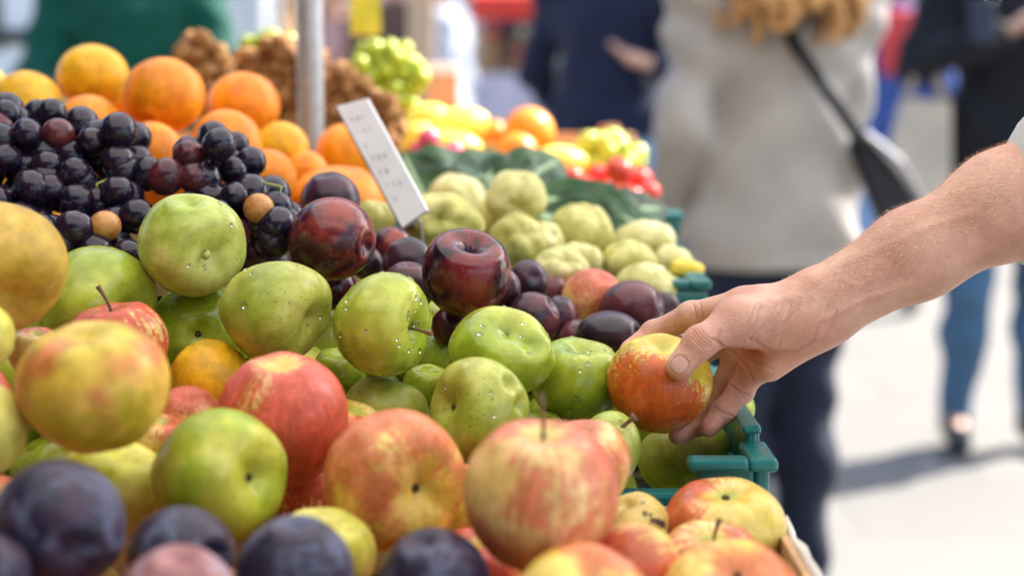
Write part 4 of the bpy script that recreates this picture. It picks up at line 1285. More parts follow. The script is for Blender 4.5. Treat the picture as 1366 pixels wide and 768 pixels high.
# ================================================================== STALL
MAT['teal'] = plain('teal_plastic', (0.004, 0.135, 0.13), .32, .10, 30, .15, 160, .0006, coat=.15)
MAT['crate_wood'] = plain('thin_poplar_wood', (0.50, 0.30, 0.14), .7, .28, 22, .5, 140, .001)
MAT['paper'] = plain('white_liner_paper', (.78, .76, .72), .8, .05, 30, .3, 60, .002)
MAT['metal'] = plain('brushed_grey_metal', (.42, .41, .42), .42, .12, 60, .1, 300, .0005, metal=.6)
MAT['table_wood'] = plain('scuffed_table_boards', (.22, .15, .09), .75, .3, 14, .4, 90, .002)


def plastic_crate(x0, x1, y0, y1, rim, hgt, label, group='teal plastic fruit crates', grip=False):
    org = ((x0 + x1) / 2, (y0 + y1) / 2, rim - hgt)
    root = empty('plastic_crate', org, label, 'crate', group)
    zb = rim - hgt; t = .006
    mb = MB(); mb.box2((x0 + .01, y0 + .01, zb), (x1 - .01, y1 - .01, zb + .006))
    mb.build('crate_floor', MAT['teal'], root, bevel=.001)
    mb = MB()
    for (a, b, ax_, side) in ((x0, x1, 'x', y0), (x0, x1, 'x', y1), (y0, y1, 'y', x0), (y0, y1, 'y', x1)):
        s = 1 if side in (y0, x0) else -1
        def bx(u0, u1, z0, z1, tt=t, off=0.0):
            if ax_ == 'x': mb.box2((u0, side + s * off, z0), (u1, side + s * (off + tt), z1))
            else: mb.box2((side + s * off, u0, z0), (side + s * (off + tt), u1, z1))
        bx(a + .012, b - .012, rim - .052, rim - .012, t, .008)      # upper band
        bx(a + .012, b - .012, zb + .006, zb + .045, t, .008)        # lower band
        n = max(4, int((b - a) / .035))
        for k in range(n + 1):
            u = a + .014 + (b - a - .034) * k / n
            bx(u, u + .008, zb + .045, rim - .052, t - .001, .0085)
    mb.build('crate_wall', MAT['teal'], root, bevel=.0012)
    mb = MB(); w = .018
    mb.box2((x0, y0, rim - .012), (x1, y0 + w, rim)); mb.box2((x0, y1 - w, rim - .012), (x1, y1, rim))
    mb.box2((x0, y0 + w, rim - .0121), (x0 + w, y1 - w, rim - .0004)); mb.box2((x1 - w, y0 + w, rim - .0121), (x1, y1 - w, rim - .0004))
    mb.build('rim', MAT['teal'], root, bevel=.0035)
    if grip:
        mb = MB(); ya, yb = y0 + .056, y1 - .09
        mb.box2((x1 - .0115, ya - .008, rim - .01), (x1 - .0045, yb, rim + .033)); mb.box2((x1 - .0150, ya - .012, rim + .030), (x1 - .002, yb + .002, rim + .036))
        for k in range(7):
            u = ya + .006 + (yb - ya - .018) * k / 6; mb.box2((x1 - .0045, u, rim - .008), (x1 - .0005, u + .005, rim + .031))
        mb.build('side_grip', MAT['teal'], root, bevel=.002)
    ch = 0 if grip else -.013
    for cx, sx in ((x0, 1), (x1, -1)):
        for cy, sy in ((y0, 1), (y1, -1)):
            mb = MB()
            # raised stacking corner, L-shaped with a rounded lip
            mb.box2((cx + sx * .002, cy + sy * .003, zb + .002), (cx + sx * .012, cy + sy * .052, rim + .020 + ch))
            mb.box2((cx + sx * .012, cy + sy * .0032, zb + .002), (cx + sx * .050, cy + sy * .012, rim + .0195 + ch))
            mb.box2((cx - sx * .003, cy - sy * .002, rim + .014 + ch), (cx + sx * .016, cy + sy * .058, rim + .023 + ch))
            mb.box2((cx + sx * .016, cy - sy * .0018, rim + .0142 + ch), (cx + sx * .056, cy + sy * .016, rim + .0226 + ch))
            mb.build('corner_post', MAT['teal'], root, bevel=.003)
    return root


def wood_crate(x0, x1, y0, y1, rim, hgt, label, group='thin wooden fruit crates', liner=False):
    org = ((x0 + x1) / 2, (y0 + y1) / 2, rim - hgt)
    root = empty('wooden_crate', org, label, 'crate', group)
    zb = rim - hgt
    mb = MB()
    n = 5
    for k in range(n):
        a = y0 + .006 + (y1 - y0 - .012) * k / n
        mb.box2((x0 + .006, a, zb), (x1 - .006, a + (y1 - y0) / n - .012, zb + .004))
    mb.build('floor_slat', MAT['crate_wood'], root, bevel=.0006)
    for name_, side in (('x', y0), ('x', y1), ('y', x0), ('y', x1)):
        s = 1 if side in (y0, x0) else -1
        mb = MB()
        for k, (za, zc) in enumerate(((zb + .006, zb + .048), (zb + .060, zb + .102), (rim - .045, rim))):
            if name_ == 'x': mb.box2((x0 + .0055, side, za), (x1 - .0055, side + s * .0045, zc))
            else: mb.box2((side, y0, za + .0004), (side + s * .0050, y1, zc + .0004))
        mb.build('side_slat', MAT['crate_wood'], root, bevel=.0006)
    for cx, sx in ((x0, 1), (x1, -1)):
        for cy, sy in ((y0, 1), (y1, -1)):
            mb = MB()
            a = (cx + sx * .0055, cy + sy * .005); b = (cx + sx * .036, cy + sy * .005); c = (cx + sx * .0055, cy + sy * .036)
            vs = [(*a, zb + .004), (*b, zb + .004), (*c, zb + .004), (*a, rim + .012), (*b, rim + .012), (*c, rim + .012)]
            fs = [(0, 1, 2), (5, 4, 3), (0, 3, 4, 1), (1, 4, 5, 2), (2, 5, 3, 0)]
            if sx * sy > 0: fs = [tuple(reversed(f)) for f in fs]
            mb.add(vs, fs); mb.build('corner_block', MAT['crate_wood'], root, bevel=.001)
    if liner:
        mb = MB()
        r = random.Random(3); n = 26; vs = []; fs = []
        for k in range(n + 1):
            y = y0 + .012 + (y1 - y0 - .05) * k / n
            w = .0025 * math.sin(k * 1.3) + r.uniform(-.001, .001)
            tp = .006 * math.sin(k * .7 + 1) + r.uniform(-.002, .002)
            vs += [(x1 + .0015 + w * .2, y, rim - .04), (x1 + .0018 + w * .2, y, rim - .002), (x1 + .004 + w * .4, y, rim + .003 + tp * .3), (x1 + .007 + w * .5, y, rim - .004), (x1 + .0075 + w * .5, y, rim - .022 + tp)]
        for k in range(n):
            for j in range(4):
                a = k * 5 + j; fs.append((a, a + 1, a + 6, a + 5))
        mb.add(vs, fs)
        o = mb.build('paper_liner', MAT['paper'], root, True)
        m = o.modifiers.new('t', 'SOLIDIFY'); m.thickness = .0008
    return root


XR = .172
wood_crate(-.42, .168, .72, 1.085, .872, .15, 'wooden crate with white paper liner at the front right, full of blushed apples', liner=True)
plastic_crate(-.42, XR, 1.098, 1.47, .877, .155, 'nearest teal plastic crate, holding the green apples under the hand', grip=True)
plastic_crate(-.118, XR, 1.485, 1.845, .962, .16, 'teal plastic crate further back, full of quinces')
wood_crate(-.78, -.135, 1.485, 1.845, .985, .17, 'wooden crate buried under the oranges left of the metal post')
plastic_crate(-.19, XR + .02, 1.92, 2.29, .985, .155, 'teal plastic crate under the dark leaves and red tomatoes')
wood_crate(-.80, -.262, 1.92, 2.29, .99, .16, 'wooden crate with the rough brown fruit behind the oranges')
wood_crate(-.60, XR, 2.31, 2.68, 1.06, .155, 'rearmost wooden crate under the green grapes and sunlit lemons')
wood_crate(-1.03, -.435, .72, 1.085, .90, .18, 'wooden crate just outside the left edge beside the golden apples')
plastic_crate(-1.03, -.435, 1.098, 1.47, .877, .155, 'teal plastic crate at the left under the black grapes')
wood_crate(-.56, -.225, 1.285, 1.468, 1.018, .136, 'small raised wooden crate carrying the black grapes, hidden behind the green apples')

tb = empty('display_table', (-.4, 1.6, 0), 'stepped wooden stall table carrying all the fruit crates', 'table')
for (y0, y1, z) in ((.66, 1.477, .717), (1.479, 1.875, .798), (1.895, 2.298, .826), (2.302, 2.75, .902)):
    for k in range(3):
        mb = MB(); a = y0 + (y1 - y0) * k / 3
        x0_, x1_ = -1.15, .165
        if y0 == 1.895 and k == 0:
            a = 1.895
            mb.box2((x0_, a, z - .022), (-.250, a + (y1 - y0) / 3 - .004, z)); mb.box2((-.204, a, z - .022), (x1_, a + (y1 - y0) / 3 - .004, z))
        else:
            mb.box2((x0_, a, z - .022), (x1_, a + (y1 - y0) / 3 - .004, z))
        mb.build('board', MAT['table_wood'], tb, bevel=.002)
for x in (-1.10, .12):
    for y in (.72, 1.46, 2.70):
        mb = MB(); zt = .69 if y < 1.47 else .87
        mb.box2((x - .022, y - .022, 0), (x + .022, y + .022, zt)); mb.build('leg', MAT['table_wood'], tb, bevel=.002)

# canopy of this stall: pale cloth on metal posts
cm, nt, bs, out = newmat('pale_canopy_cloth'); g = N(nt)
dfs = nt.nodes.new('ShaderNodeBsdfDiffuse'); trn = nt.nodes.new('ShaderNodeBsdfTranslucent'); mx = nt.nodes.new('ShaderNodeMixShader')
dfs.inputs[0].default_value = (.60, .59, .57, 1); trn.inputs[0].default_value = (.88, .85, .80, 1); mx.inputs[0].default_value = .58
nt.links.new(dfs.outputs[0], mx.inputs[1]); nt.links.new(trn.outputs[0], mx.inputs[2]); nt.links.new(mx.outputs[0], out.inputs[0])
CX0, CX1, CY0, CY1, CZ = -1.1, 1.42, -.35, 2.72, 2.30
can = empty('stall_canopy', (-.43, 1.3, 0), 'pale cloth canopy over the fruit, its grey metal post behind the oranges', 'canopy')
mb = MB(); nx_, ny_ = 24, 24; vs = []; fs = []
for i in range(nx_ + 1):
    for j in range(ny_ + 1):
        x = CX0 + (CX1 - CX0) * i / nx_; y = CY0 + (CY1 - CY0) * j / ny_
        vs.append((x, y, CZ + .14 * math.sin(math.pi * i / nx_) * .6 - .02 * math.cos(j * math.pi / 4)))
for i in range(nx_):
    for j in range(ny_):
        a = i * (ny_ + 1) + j; fs.append((a, a + ny_ + 1, a + ny_ + 2, a + 1))
mb.add(vs, fs); mb.build('cloth', cm, can, True)
MAT['blocker_sheet'] = plain('brown_light_blocker', (.07, .055, .045), .8, .2, 4)
for (p0, p1) in (((-3.15, -2.95), (.35, -2.95)), ((-3.15, -2.9), (-3.15, 2.6))):  # unseen dark sheets, added to cut fill and reflections from behind and left
    mb = MB(); vs = []; fs = []; n = 50
    for i in range(n + 1):
        t = i / n; w = .05 * math.sin(i * .8); x = p0[0] + (p1[0] - p0[0]) * t; y = p0[1] + (p1[1] - p0[1]) * t
        dx, dy = (0, w) if p0[1] == p1[1] else (w, 0)
        vs += [(x + dx, y + dy, .04), (x + dx * .6, y + dy * .6, CZ - .04)]
    for i in range(n): fs.append((i * 2, i * 2 + 2, i * 2 + 3, i * 2 + 1))
    mb.add(vs, fs); o_ = mb.build('light_block_curtain', MAT['blocker_sheet'], can, True)
    m_ = o_.modifiers.new('t', 'SOLIDIFY'); m_.thickness = .004
MAT['blocker_cloth'] = plain('dark_green_light_blocker', (.03, .06, .045), .8)
for (xa, xb, ya, yb, zz) in ((-3.2, 1.42, -3.0, -.36, CZ + .0), (-3.2, -1.11, -.36, 2.7, CZ + .0)):  # added opaque overhead panels out of view, blocking light behind camera and at left
    mb = MB(); mb.box2((xa, ya, zz - .006), (xb, yb, zz)); mb.build('light_block_cloth', MAT['blocker_cloth'], can)
PX_, PY_ = -.227, 1.935
for (x, y, r) in ((PX_, PY_, .0155), (1.38, PY_, .0155), (-3.1, PY_, .0155), (-3.1, -2.9, .0155), (1.38, -2.9, .0155)):
    mb = MB(); mb.tube([(x, y, 0), (x, y, CZ - .03)], r, 24); mb.build('post', MAT['metal'], can, True)
for a, b in (((-3.15, PY_ + .03, CZ - .02), (CX1 - .03, PY_ + .03, CZ - .02)), ((-3.15, -2.9, CZ - .02), (CX1 - .03, -2.9, CZ - .02)), ((1.38, -2.9, CZ - .05), (1.38, CY1, CZ - .05)), ((-3.1, -2.9, CZ - .05), (-3.1, CY1, CZ - .05))):
    mb = MB(); mb.tube([a, b], .012, 12); mb.build('rail', MAT['metal'], can, True)

# price card: slab with faint marks, on a wire pick
tl, tr, br, bl = P(450, 143, 1.545), P(491, 132, 1.52), P(571, 281, 1.40), P(538, 304, 1.425)
_n = np.cross(tr - tl, bl - tl); _r = br - CAM; br = CAM + _r * ((tl - CAM) @ _n) / (_r @ _n)
ctr = (tl + tr + br + bl) / 4
nrm_ = np.cross(tr - tl, bl - tl); nrm_ /= np.linalg.norm(nrm_)
if nrm_ @ FW > 0: nrm_ = -nrm_
card = empty('price_card', ctr, 'narrow white price card leaning between the oranges and the plums', 'price card')
mb = MB(); t = nrm_ * .0015
vs = [p + t for p in (tl, tr, br, bl)] + [p - t for p in (tl, tr, br, bl)]
mb.add(vs, [(0, 1, 2, 3), (7, 6, 5, 4), (0, 4, 5, 1), (1, 5, 6, 2), (2, 6, 7, 3), (3, 7, 4, 0)]).build('card', plain('white_card', (.80, .80, .80), .5, .04, 40), card)
e = (tr - tl) / np.linalg.norm(tr - tl); dn_ = (bl - tl) / np.linalg.norm(bl - tl)
mb = MB(); a, b = tl - e * .004 - t * 2, bl - e * .004 - t * 2; c, d = tl + e * .012 - t * 2, bl + e * .012 - t * 2
vs = [a + t * .7, c + t * .7, d + t * .7, b + t * .7, a - t, c - t, d - t, b - t]
mb.add(vs, [(0, 1, 2, 3), (7, 6, 5, 4), (0, 4, 5, 1), (1, 5, 6, 2), (2, 6, 7, 3), (3, 7, 4, 0)]).build('backing_strip', plain('dark_brown_strip', (.09, .05, .03), .6), card)
mb = MB(); rr = random.Random(5)
for k in range(7):
    u = .12 + .11 * k
    p = tl + (bl - tl) * u + (tr - tl) * .22
    for j in range(3):
        q = p + (tr - tl) * (.18 * j) + t * 1.25
        l1 = e * .0028 * rr.uniform(.6, 1.2); l2 = dn_ * .006 * rr.uniform(.6, 1.2)
        if rr.random() < .2: continue
        mb.add([q, q + l1 * .5, q + l1 * .5 + l2, q + l2], [(0, 1, 2, 3)])
        mb.add([q + l2 * .4 + t * .1, q + l1 + l2 * .4 + t * .1, q + l1 + l2 * .65 + t * .1, q + l2 * .65 + t * .1], [(0, 1, 2, 3)])
mb.build('faint_marks', plain('faded_grey_ink', (.30, .36, .42), .6), card)
mb = MB(); m0 = (bl + br) / 2 - t * 4; mb.tube([(tl + tr) / 2 * .6 + m0 * .4 - t * 3, m0, m0 + np.array([0.01, .01, -.09])], .0012, 8); mb.build('wire_pick', MAT['metal'], card)

# leaves
lm, nt, bs, out = newmat('dark_leaf'); g = N(nt); v, vr = g.obj_coord(1.0)
setp(bs, rough=.36, spec=.4)
g.lk(g.mix(g.ss(g.noise(vr, 30, 4, .6), .35, .65), (.005, .030, .007), (.035, .11, .025)), bs.inputs['Base Color']); g.bump(g.noise(vr, 60, 4, .6, 1), .6, .006, bs)
MAT['leaf'] = lm
MAT['rib'] = plain('pale_leaf_rib', (.34, .48, .26), .5, .15, 60)


def leaf(base, tip, width, up, curl, label, seed=0):
    base, tip = Vector(base), Vector(tip); up = Vector(up).normalized()
    ax_ = (tip - base); L = ax_.length; ax_.normalize(); sd = ax_.cross(up).normalized(); up = sd.cross(ax_).normalized()
    r = random.Random(seed)
    nu, nv_ = 28, 16; vs = []; fs = []
    root = empty('leaf', base, label, 'leaf', 'dark green leaves laid behind the quinces')
    spine = []
    for i in range(nu + 1):
        u = i / nu
        c = base + ax_ * L * u + up * (curl * L * math.sin(u * 3.0) - .12 * L * u * u)
        spine.append(c + up * .0012)
        w = width * .5 * (math.sin(math.pi * min(1, u * .93 + .07))**.7) * (1 + .035 * math.sin(u * 19 + seed))
        for j in range(nv_ + 1):
            s = j / nv_ * 2 - 1
            vs.append(c + sd * w * s + up * (.30 * w * abs(s)**1.5 + .10 * w * math.sin(u * 20 + s * 3 + seed) * abs(s)))
    for i in range(nu):
        for j in range(nv_):
            a = i * (nv_ + 1) + j; fs.append((a, a + nv_ + 1, a + nv_ + 2, a + 1))
    mb = MB(); mb.add(vs, fs); o = mb.build('blade', MAT['leaf'], root, True)
    m = o.modifiers.new('t', 'SOLIDIFY'); m.thickness = .0012
    mb = MB(); mb.tube([base - ax_ * .03] + spine[:-3], [.007] * 2 + [.0062 - .0052 * k / len(spine) for k in range(len(spine) - 4)], 8)
    mb.build('midrib', MAT['rib'], root, True)


leaf(P(575, 300, 1.80), P(536, 196, 1.84), .075, VW((.2, .1, 1)), .05, 'dark leaf standing upright right beside the price card', 1)
leaf(P(720, 272, 1.78), P(566, 236, 1.86), .07, VW((0, .75, .6)), .12, 'long dark leaf pointing left above the broad quince', 2)
leaf(P(640, 290, 1.77), P(674, 190, 1.88), .085, VW((-.1, .3, 1)), .08, 'dark leaf rising to a tip above the topmost quince', 3)
leaf(P(660, 276, 1.80), P(752, 206, 1.86), .07, VW((.2, .5, 1)), .08, 'dark leaf whose tip points up under the big sunlit orange', 4)
leaf(P(700, 270, 1.77), P(888, 308, 1.80), .065, VW((0, .6, .8)), .10, 'longest dark leaf reaching right along the rim with a pale rib', 5)
leaf(P(720, 292, 1.74), P(862, 330, 1.77), .07, VW((0, .5, .9)), .06, 'lower dark leaf lying behind the smooth large quince', 6)
leaf(P(800, 298, 1.80), P(892, 272, 1.86), .055, VW((0, .5, .9)), .06, 'short dark leaf at the right under the outermost tomato', 7)
leaf(P(655, 310, 1.76), P(768, 300, 1.80), .09, VW((0, .5, .9)), .05, 'dark leaf wedged right behind the topmost quince', 8)
leaf(P(560, 285, 1.86), P(640, 200, 1.94), .10, VW((0, .5, .9)), .05, 'dark leaf under the pink radishes', 9)

# ------------------------------------------------------------------ fruit lower in the heaps
OCC = []
for h in HERO:
    R = h['w'] * h['d'] / F_PX * .5
    OCC.append((P(h['px'], h['py'], h['d']), R, h['px'], h['py'], h['w'] / 2, h['d']))
OCC.append((P(880, 512, DH), .039, 880, 512, 72, DH))
for q in list(MCP.values()) + [p for a in fing.values() for p in a] + TH:
    OCC.append((np.array(q), .014, *[float(x[0]) for x in to_px(np.array([q]))[:2]], 24, DH))
GR = [np.array(o.matrix_world.translation) if False else np.array(o.parent.location + o.location) for o in bpy.data.objects if o.name.startswith('grape') and o.parent and o.parent.name.startswith('grape_bunch')]
GR = np.array(GR)
HP = np.array([h[0] for h in OCC[:len(HERO)]])


def fill(x0, x1, y0, y1, z0, R, kind, mats, label, cat, group, seed, name, maxn=60, need_cover=True, ztop=None):
    r = random.Random(seed)
    p = KINDP[kind]
    v, f = fruit_verts(R, p['zs'], (), p['rib'], p['lump'], p['taper'], seed, (44, 30), p['stem_dim'], p['bot_dim'])
    mes = []
    for m in mats:
        me = bpy.data.meshes.new(name); me.from_pydata(v.tolist(), [], f); me.update()
        me.polygons.foreach_set('use_smooth', [True] * len(f)); me.materials.append(MAT[m]); mes.append(me)
    st = R * 2.02; made = 0; k = 0
    z = z0 + R
    passes = [(0, 0, 0), (.9, .3, .6), (.4, 1.1, 1.1), (1.3, .8, .3), (.2, .5, 1.4), (1.0, 1.5, .9)]; pi_ = 0
    jx0, jy0 = 0.0, 0.0
    while True:
        if z >= (ztop or 1.12):
            pi_ += 1
            if pi_ >= len(passes): break
            jx0, jy0 = passes[pi_][0] * R, passes[pi_][1] * R; z = z0 + R + passes[pi_][2] * R; k = 0
        y = y0 + R + (k % 2) * R * .9 + jy0
        while y < y1 - R * .9:
            x = x0 + R + (k % 2) * R * .9 + jx0
            while x < x1 - R * .9:
                q = np.array([x + r.uniform(-.1, .1) * R, y + r.uniform(-.1, .1) * R, z + r.uniform(-.05, .05) * R])
                x += st
                if made >= maxn: return
                d3 = np.linalg.norm(HP - q, axis=1)
                ok = True
                if len(GR) and np.min(np.linalg.norm(GR - q, axis=1)) < R + .006: ok = False
                px_, py_, _ = to_px(q[None])
                dq = DH - _[0] / 1000; wq = R / dq * F_PX
                px_, py_ = float(px_[0]), float(py_[0])
                if ok:
                    for (c, rh, hx, hy, hw, hd) in OCC:
                        if np.linalg.norm(c - q) < .93 * (rh + R): ok = False; break
                        if hd > dq and py_ - wq < 772 and math.hypot(hx - px_, hy - py_) < (hw + wq) * .90: ok = False; break
                if ok and need_cover:
                    hz = np.hypot(HP[:, 0] - q[0], HP[:, 1] - q[1])
                    near = HP[(hz < .10)]
                    if len(near) == 0 or near[:, 2].max() < q[2] + .022: 
                        if q[2] + R > z0 + .15: ok = False
                if ok and seed != 21 and q[0] < -.225 + R and q[1] > 1.28 - R and q[1] < 1.475 and q[2] > .88 - R: ok = False
                if not ok: continue
                me = r.choice(mes)
                o = bpy.data.objects.new(name, me); o.location = q
                o.rotation_euler = (r.uniform(-1, 1), r.uniform(-1, 1), r.uniform(0, 6)); o.scale = [r.uniform(.92, 1.02)] * 3
                link(o); tag(o, label, cat, group); made += 1
                OCC.append((q, R, px_, py_, wq, dq * 100 if False else -1.0))
            y += st
        z += R * 1.72; k += 1


fill(-.41, XR - .012, .72, 1.08, .722, .0365, 'apple', ['gala', 'gala_yel', 'red', 'yelorange'], 'blushed apple deep in the wooden crate, in gaps between the front apples', 'apple', 'apples deep in the wooden crate', 11, 'apple', 110)
fill(-.41, XR - .02, 1.11, 1.46, .73, .0340, 'apple', ['green', 'green_deep', 'greenyel'], 'green apple deep in the teal crate, in gaps between the upper ones', 'apple', 'apples deep in the teal crate', 12, 'apple', 110)
fill(-.36, .16, 1.22, 1.48, .86, .0230, 'plum', ['plum', 'plum_black'], 'small dark plum low in the heap, in gaps between the upper plums', 'plum', 'plums low in the heap', 13, 'plum', 90)
fill(-.11, XR - .02, 1.50, 1.83, .81, .0290, 'quince', ['quince', 'quince_pale'], 'quince low in its crate, in gaps between the upper quinces', 'quince', 'quinces low in their crate', 14, 'quince', 50)
fill(-.77, -.145, 1.50, 1.84, .825, .0370, 'orange', ['orange', 'orangeyel'], 'orange low in its crate, in gaps between the upper oranges', 'orange', 'oranges low in their crate', 15, 'orange', 90)
fill(-.18, .18, 1.93, 2.28, .84, .0250, 'lemon', ['lemon'], 'lemon low in the rear crate, in gaps between the sunlit fruit', 'lemon', 'lemons low in the rear crate', 16, 'lemon', 50)
fill(-1.02, -.445, .73, 1.08, .73, .0370, 'apple', ['yelorange', 'russet'], 'golden apple in the crate beyond the left edge', 'apple', 'apples in the left crate', 17, 'apple', 90, False, .90)
fill(-1.02, -.445, 1.11, 1.46, .73, .0370, 'apple', ['green', 'greenyel'], 'green apple in the crate under the black grapes', 'apple', 'apples under the grapes', 18, 'apple', 90, False, .885)
fill(-.59, .16, 2.32, 2.67, .915, .0350, 'orange', ['orange'], 'orange low in the rearmost crate under the green grapes', 'orange', 'oranges in the rearmost crate', 19, 'orange', 60, False, 1.03)

fill(-.55, -.235, 1.295, 1.46, .887, .0200, 'plum', ['plum_black'], 'small black plum in the raised crate under the black grapes', 'plum', 'plums under the grapes', 21, 'plum', 60, False, 1.0)
# small things on the rear of the stall
bag = empty('paper_bag', P(590, 132, 2.62), 'small kraft paper bag with white folded top standing behind the lemons', 'paper bag')
c = P(591, 140, 2.62)
mb = MB(); mb.box((c[0], c[1], 1.10), (.046, .035, .10)); mb.build('bag', plain('kraft_paper', (.50, .32, .18), .8, .1, 40), bag, bevel=.002)
mb = MB(); mb.box((c[0], c[1], 1.160), (.047, .028, .018)); mb.build('folded_top', plain('white_paper', (.75, .74, .72), .8), bag, bevel=.002)
hc = empty('hanging_card', P(487, 20, 2.6), 'yellow-green card hanging from the canopy right of the metal post', 'hanging card')
c = P(487, 10, 2.6)
mb = MB(); mb.box((c[0], c[1], c[2] + .02), (.046, .003, .125), rz=.1); mb.build('card', plain('lime_card', (.45, .48, .03), .5, .15, 30), hc, bevel=.001)
mb = MB(); mb.tube([(c[0], c[1], c[2] + .083), (c[0], c[1], CZ + .03)], .0012, 6); mb.build('string', MAT['stem'], hc)

# ================================================================== SQUARE
gm, nt, bs, out = newmat('pale_paving'); g = N(nt); v, vr = g.obj_coord(1.0, False)
br_ = g.n('ShaderNodeTexBrick'); g.lk(v, br_.inputs['Vector'])
br_.inputs['Color1'].default_value = (.165, .155, .138, 1); br_.inputs['Color2'].default_value = (.14, .132, .118, 1); br_.inputs['Mortar'].default_value = (.085, .08, .075, 1)
br_.inputs['Scale'].default_value = 1.0; br_.inputs['Mortar Size'].default_value = .008; br_.inputs['Brick Width'].default_value = .9; br_.inputs['Row Height'].default_value = .6
c_ = g.mix(g.ss(g.noise(v, 1.3, 5, .6), .3, .7, 0, .5), br_.outputs['Color'], (.17, .16, .145))
c_ = g.mix(g.ss(g.noise(v, 40, 4, .7), .4, .8, 0, .4), c_, (.15, .142, .13))
g.lk(c_, bs.inputs['Base Color']); setp(bs, rough=.85); g.bump(g.noise(v, 90, 4, .6), .3, .004, bs)
mb = MB(); mb.add([(-60, -30, 0), (60, -30, 0), (60, 90, 0), (-60, 90, 0)], [(0, 1, 2, 3)])
o = mb.build('ground', gm); tag(o, kind='structure')

MAT['plaster'] = plain('cream_plaster', (.60, .55, .47), .9, .08, .8, .2, 20, .01)
MAT['plaster2'] = plain('light_grey_render', (.55, .55, .54), .9, .08, .8, .2, 20, .01)
MAT['stone'] = plain('pale_stone_trim', (.62, .60, .56), .85, .08, 3)
gl, nt, bs, out = newmat('window_glass'); setp(bs, color=(.03, .04, .05), rough=.06, spec=.8)
MAT['glass'] = gl
MAT['frame'] = plain('painted_frame', (.62, .61, .58), .5)


def building(x0, x1, y, h, mat, label, nf, seed):
    root = empty('building', ((x0 + x1) / 2, y, 0), label, 'building', 'buildings around the square')
    dep = 7.0; fl = h / nf
    n = int((x1 - x0) / 2.6); pitch = (x1 - x0) / n
    mb = MB()
    # wall as piers and bands so that each opening is a real recess
    for f in range(nf):
        z0 = f * fl; w = 1.7 if f == 0 else 1.0; zb_ = z0 + (.45 if f == 0 else .95); zt_ = z0 + fl - .65
        mb.box2((x0, y, z0), (x1, y + .35, zb_)); mb.box2((x0, y, zt_), (x1, y + .35, z0 + fl))
        for k in range(n + 1):
            a = x0 if k == 0 else x0 + pitch * (k - .5) + w / 2
            b = x1 if k == n else x0 + pitch * (k + .5) - w / 2
            mb.box2((a, y, zb_), (b, y + .35, zt_))
        for k in range(n):
            cx = x0 + pitch * (k + .5)
            fr = MB(); t = .07
            fr.box2((cx - w / 2 + .002, y + .18, zb_ + .002), (cx - w / 2 + t, y + .26, zt_ - .002)); fr.box2((cx + w / 2 - t, y + .18, zb_ + .002), (cx + w / 2 - .002, y + .26, zt_ - .002))
            fr.box2((cx - w / 2 + t, y + .181, zt_ - t), (cx + w / 2 - t, y + .259, zt_ - .002)); fr.box2((cx - w / 2 + t, y + .181, zb_ + .002), (cx + w / 2 - t, y + .259, zb_ + t)); fr.box2((cx - .03, y + .182, zb_ + t), (cx + .03, y + .258, zt_ - t))
            wo = fr.build('window', MAT['frame'], root)
            pn = MB(); pn.box2((cx - w / 2 + t, y + .21, zb_ + t), (cx + w / 2 - t, y + .225, zt_ - t))
            po = pn.build('pane', MAT['glass'], root); po.parent = wo
            sl = MB(); sl.box2((cx - w / 2 - .1, y - .08, zb_ - .09), (cx + w / 2 + .1, y - .002, zb_ - .003)); sl.build('sill', MAT['stone'], root)
    mb.build('wall', mat, root)
    mb = MB(); mb.box2((x0, y + .36, 0), (x0 + .3, y + dep, h)); mb.box2((x1 - .3, y + .36, 0), (x1, y + dep, h)); mb.box2((x0 + .3, y + dep - .3, 0), (x1 - .3, y + dep, h)); mb.build('side_wall', mat, root)
    mb = MB(); mb.box2((x0 - .2, y - .3, h + .002), (x1 + .2, y + dep + .2, h + .25)); mb.build('roof', MAT['stone'], root)


building(-16, -1.2, 19, 10, MAT['plaster'], 'cream plastered building behind the left part of the market', 3, 1)
building(-1.0, 9.4, 21, 12, MAT['plaster2'], 'light grey building closing the square behind the red awning', 3, 2)
building(9.6, 24, 19, 10, MAT['plaster'], 'cream building at the right end of the square', 3, 3)

# red-awning stall far back
st_ = empty('market_stall', (.45, 12, 0), 'far market stall with a red awning and a pale lavender cloth front', 'market stall')
mb = MB(); vs = []; fs = []; n = 30
for i in range(n + 1):
    x = -.28 + 2.0 * i / n
    vs += [(x, 11.6, 1.535 - .03 * (i % 2)), (x, 11.58, 1.68), (x, 12.9, 2.25)]
for i in range(n):
    a = i * 3; fs += [(a, a + 3, a + 4, a + 1), (a + 1, a + 4, a + 5, a + 2)]
mb.add(vs, fs); o = mb.build('awning', plain('red_awning_cloth', (.62, .035, .02), .7), st_)
m = o.modifiers.new('t', 'SOLIDIFY'); m.thickness = .01
mb = MB(); vs = []; fs = []; n = 40
for i in range(n + 1):
    x = -.33 + 2.0 * i / n; w = .03 * math.sin(i * 1.1)
    vs += [(x, 11.7 + w, .05), (x, 11.72, 1.16)]
for i in range(n): fs.append((i * 2, i * 2 + 2, i * 2 + 3, i * 2 + 1))
mb.add(vs, fs); mb.build('cloth_front', plain('lavender_white_cloth', (.52, .49, .58), .85, .06), st_, True)
mb = MB(); mb.box2((-.33, 11.74, 1.10), (1.67, 12.8, 1.158)); mb.build('counter', MAT['table_wood'], st_)
for x in (-.26, 1.62):
    mb = MB(); mb.tube([(x, 12.85, 0), (x, 12.85, 2.22)], .025, 10); mb.build('post', MAT['metal'], st_)
    mb = MB(); mb.tube([(x, 11.62, 0), (x, 11.62, 1.68)], .02, 10); mb.build('post', MAT['metal'], st_)
rr = random.Random(8)
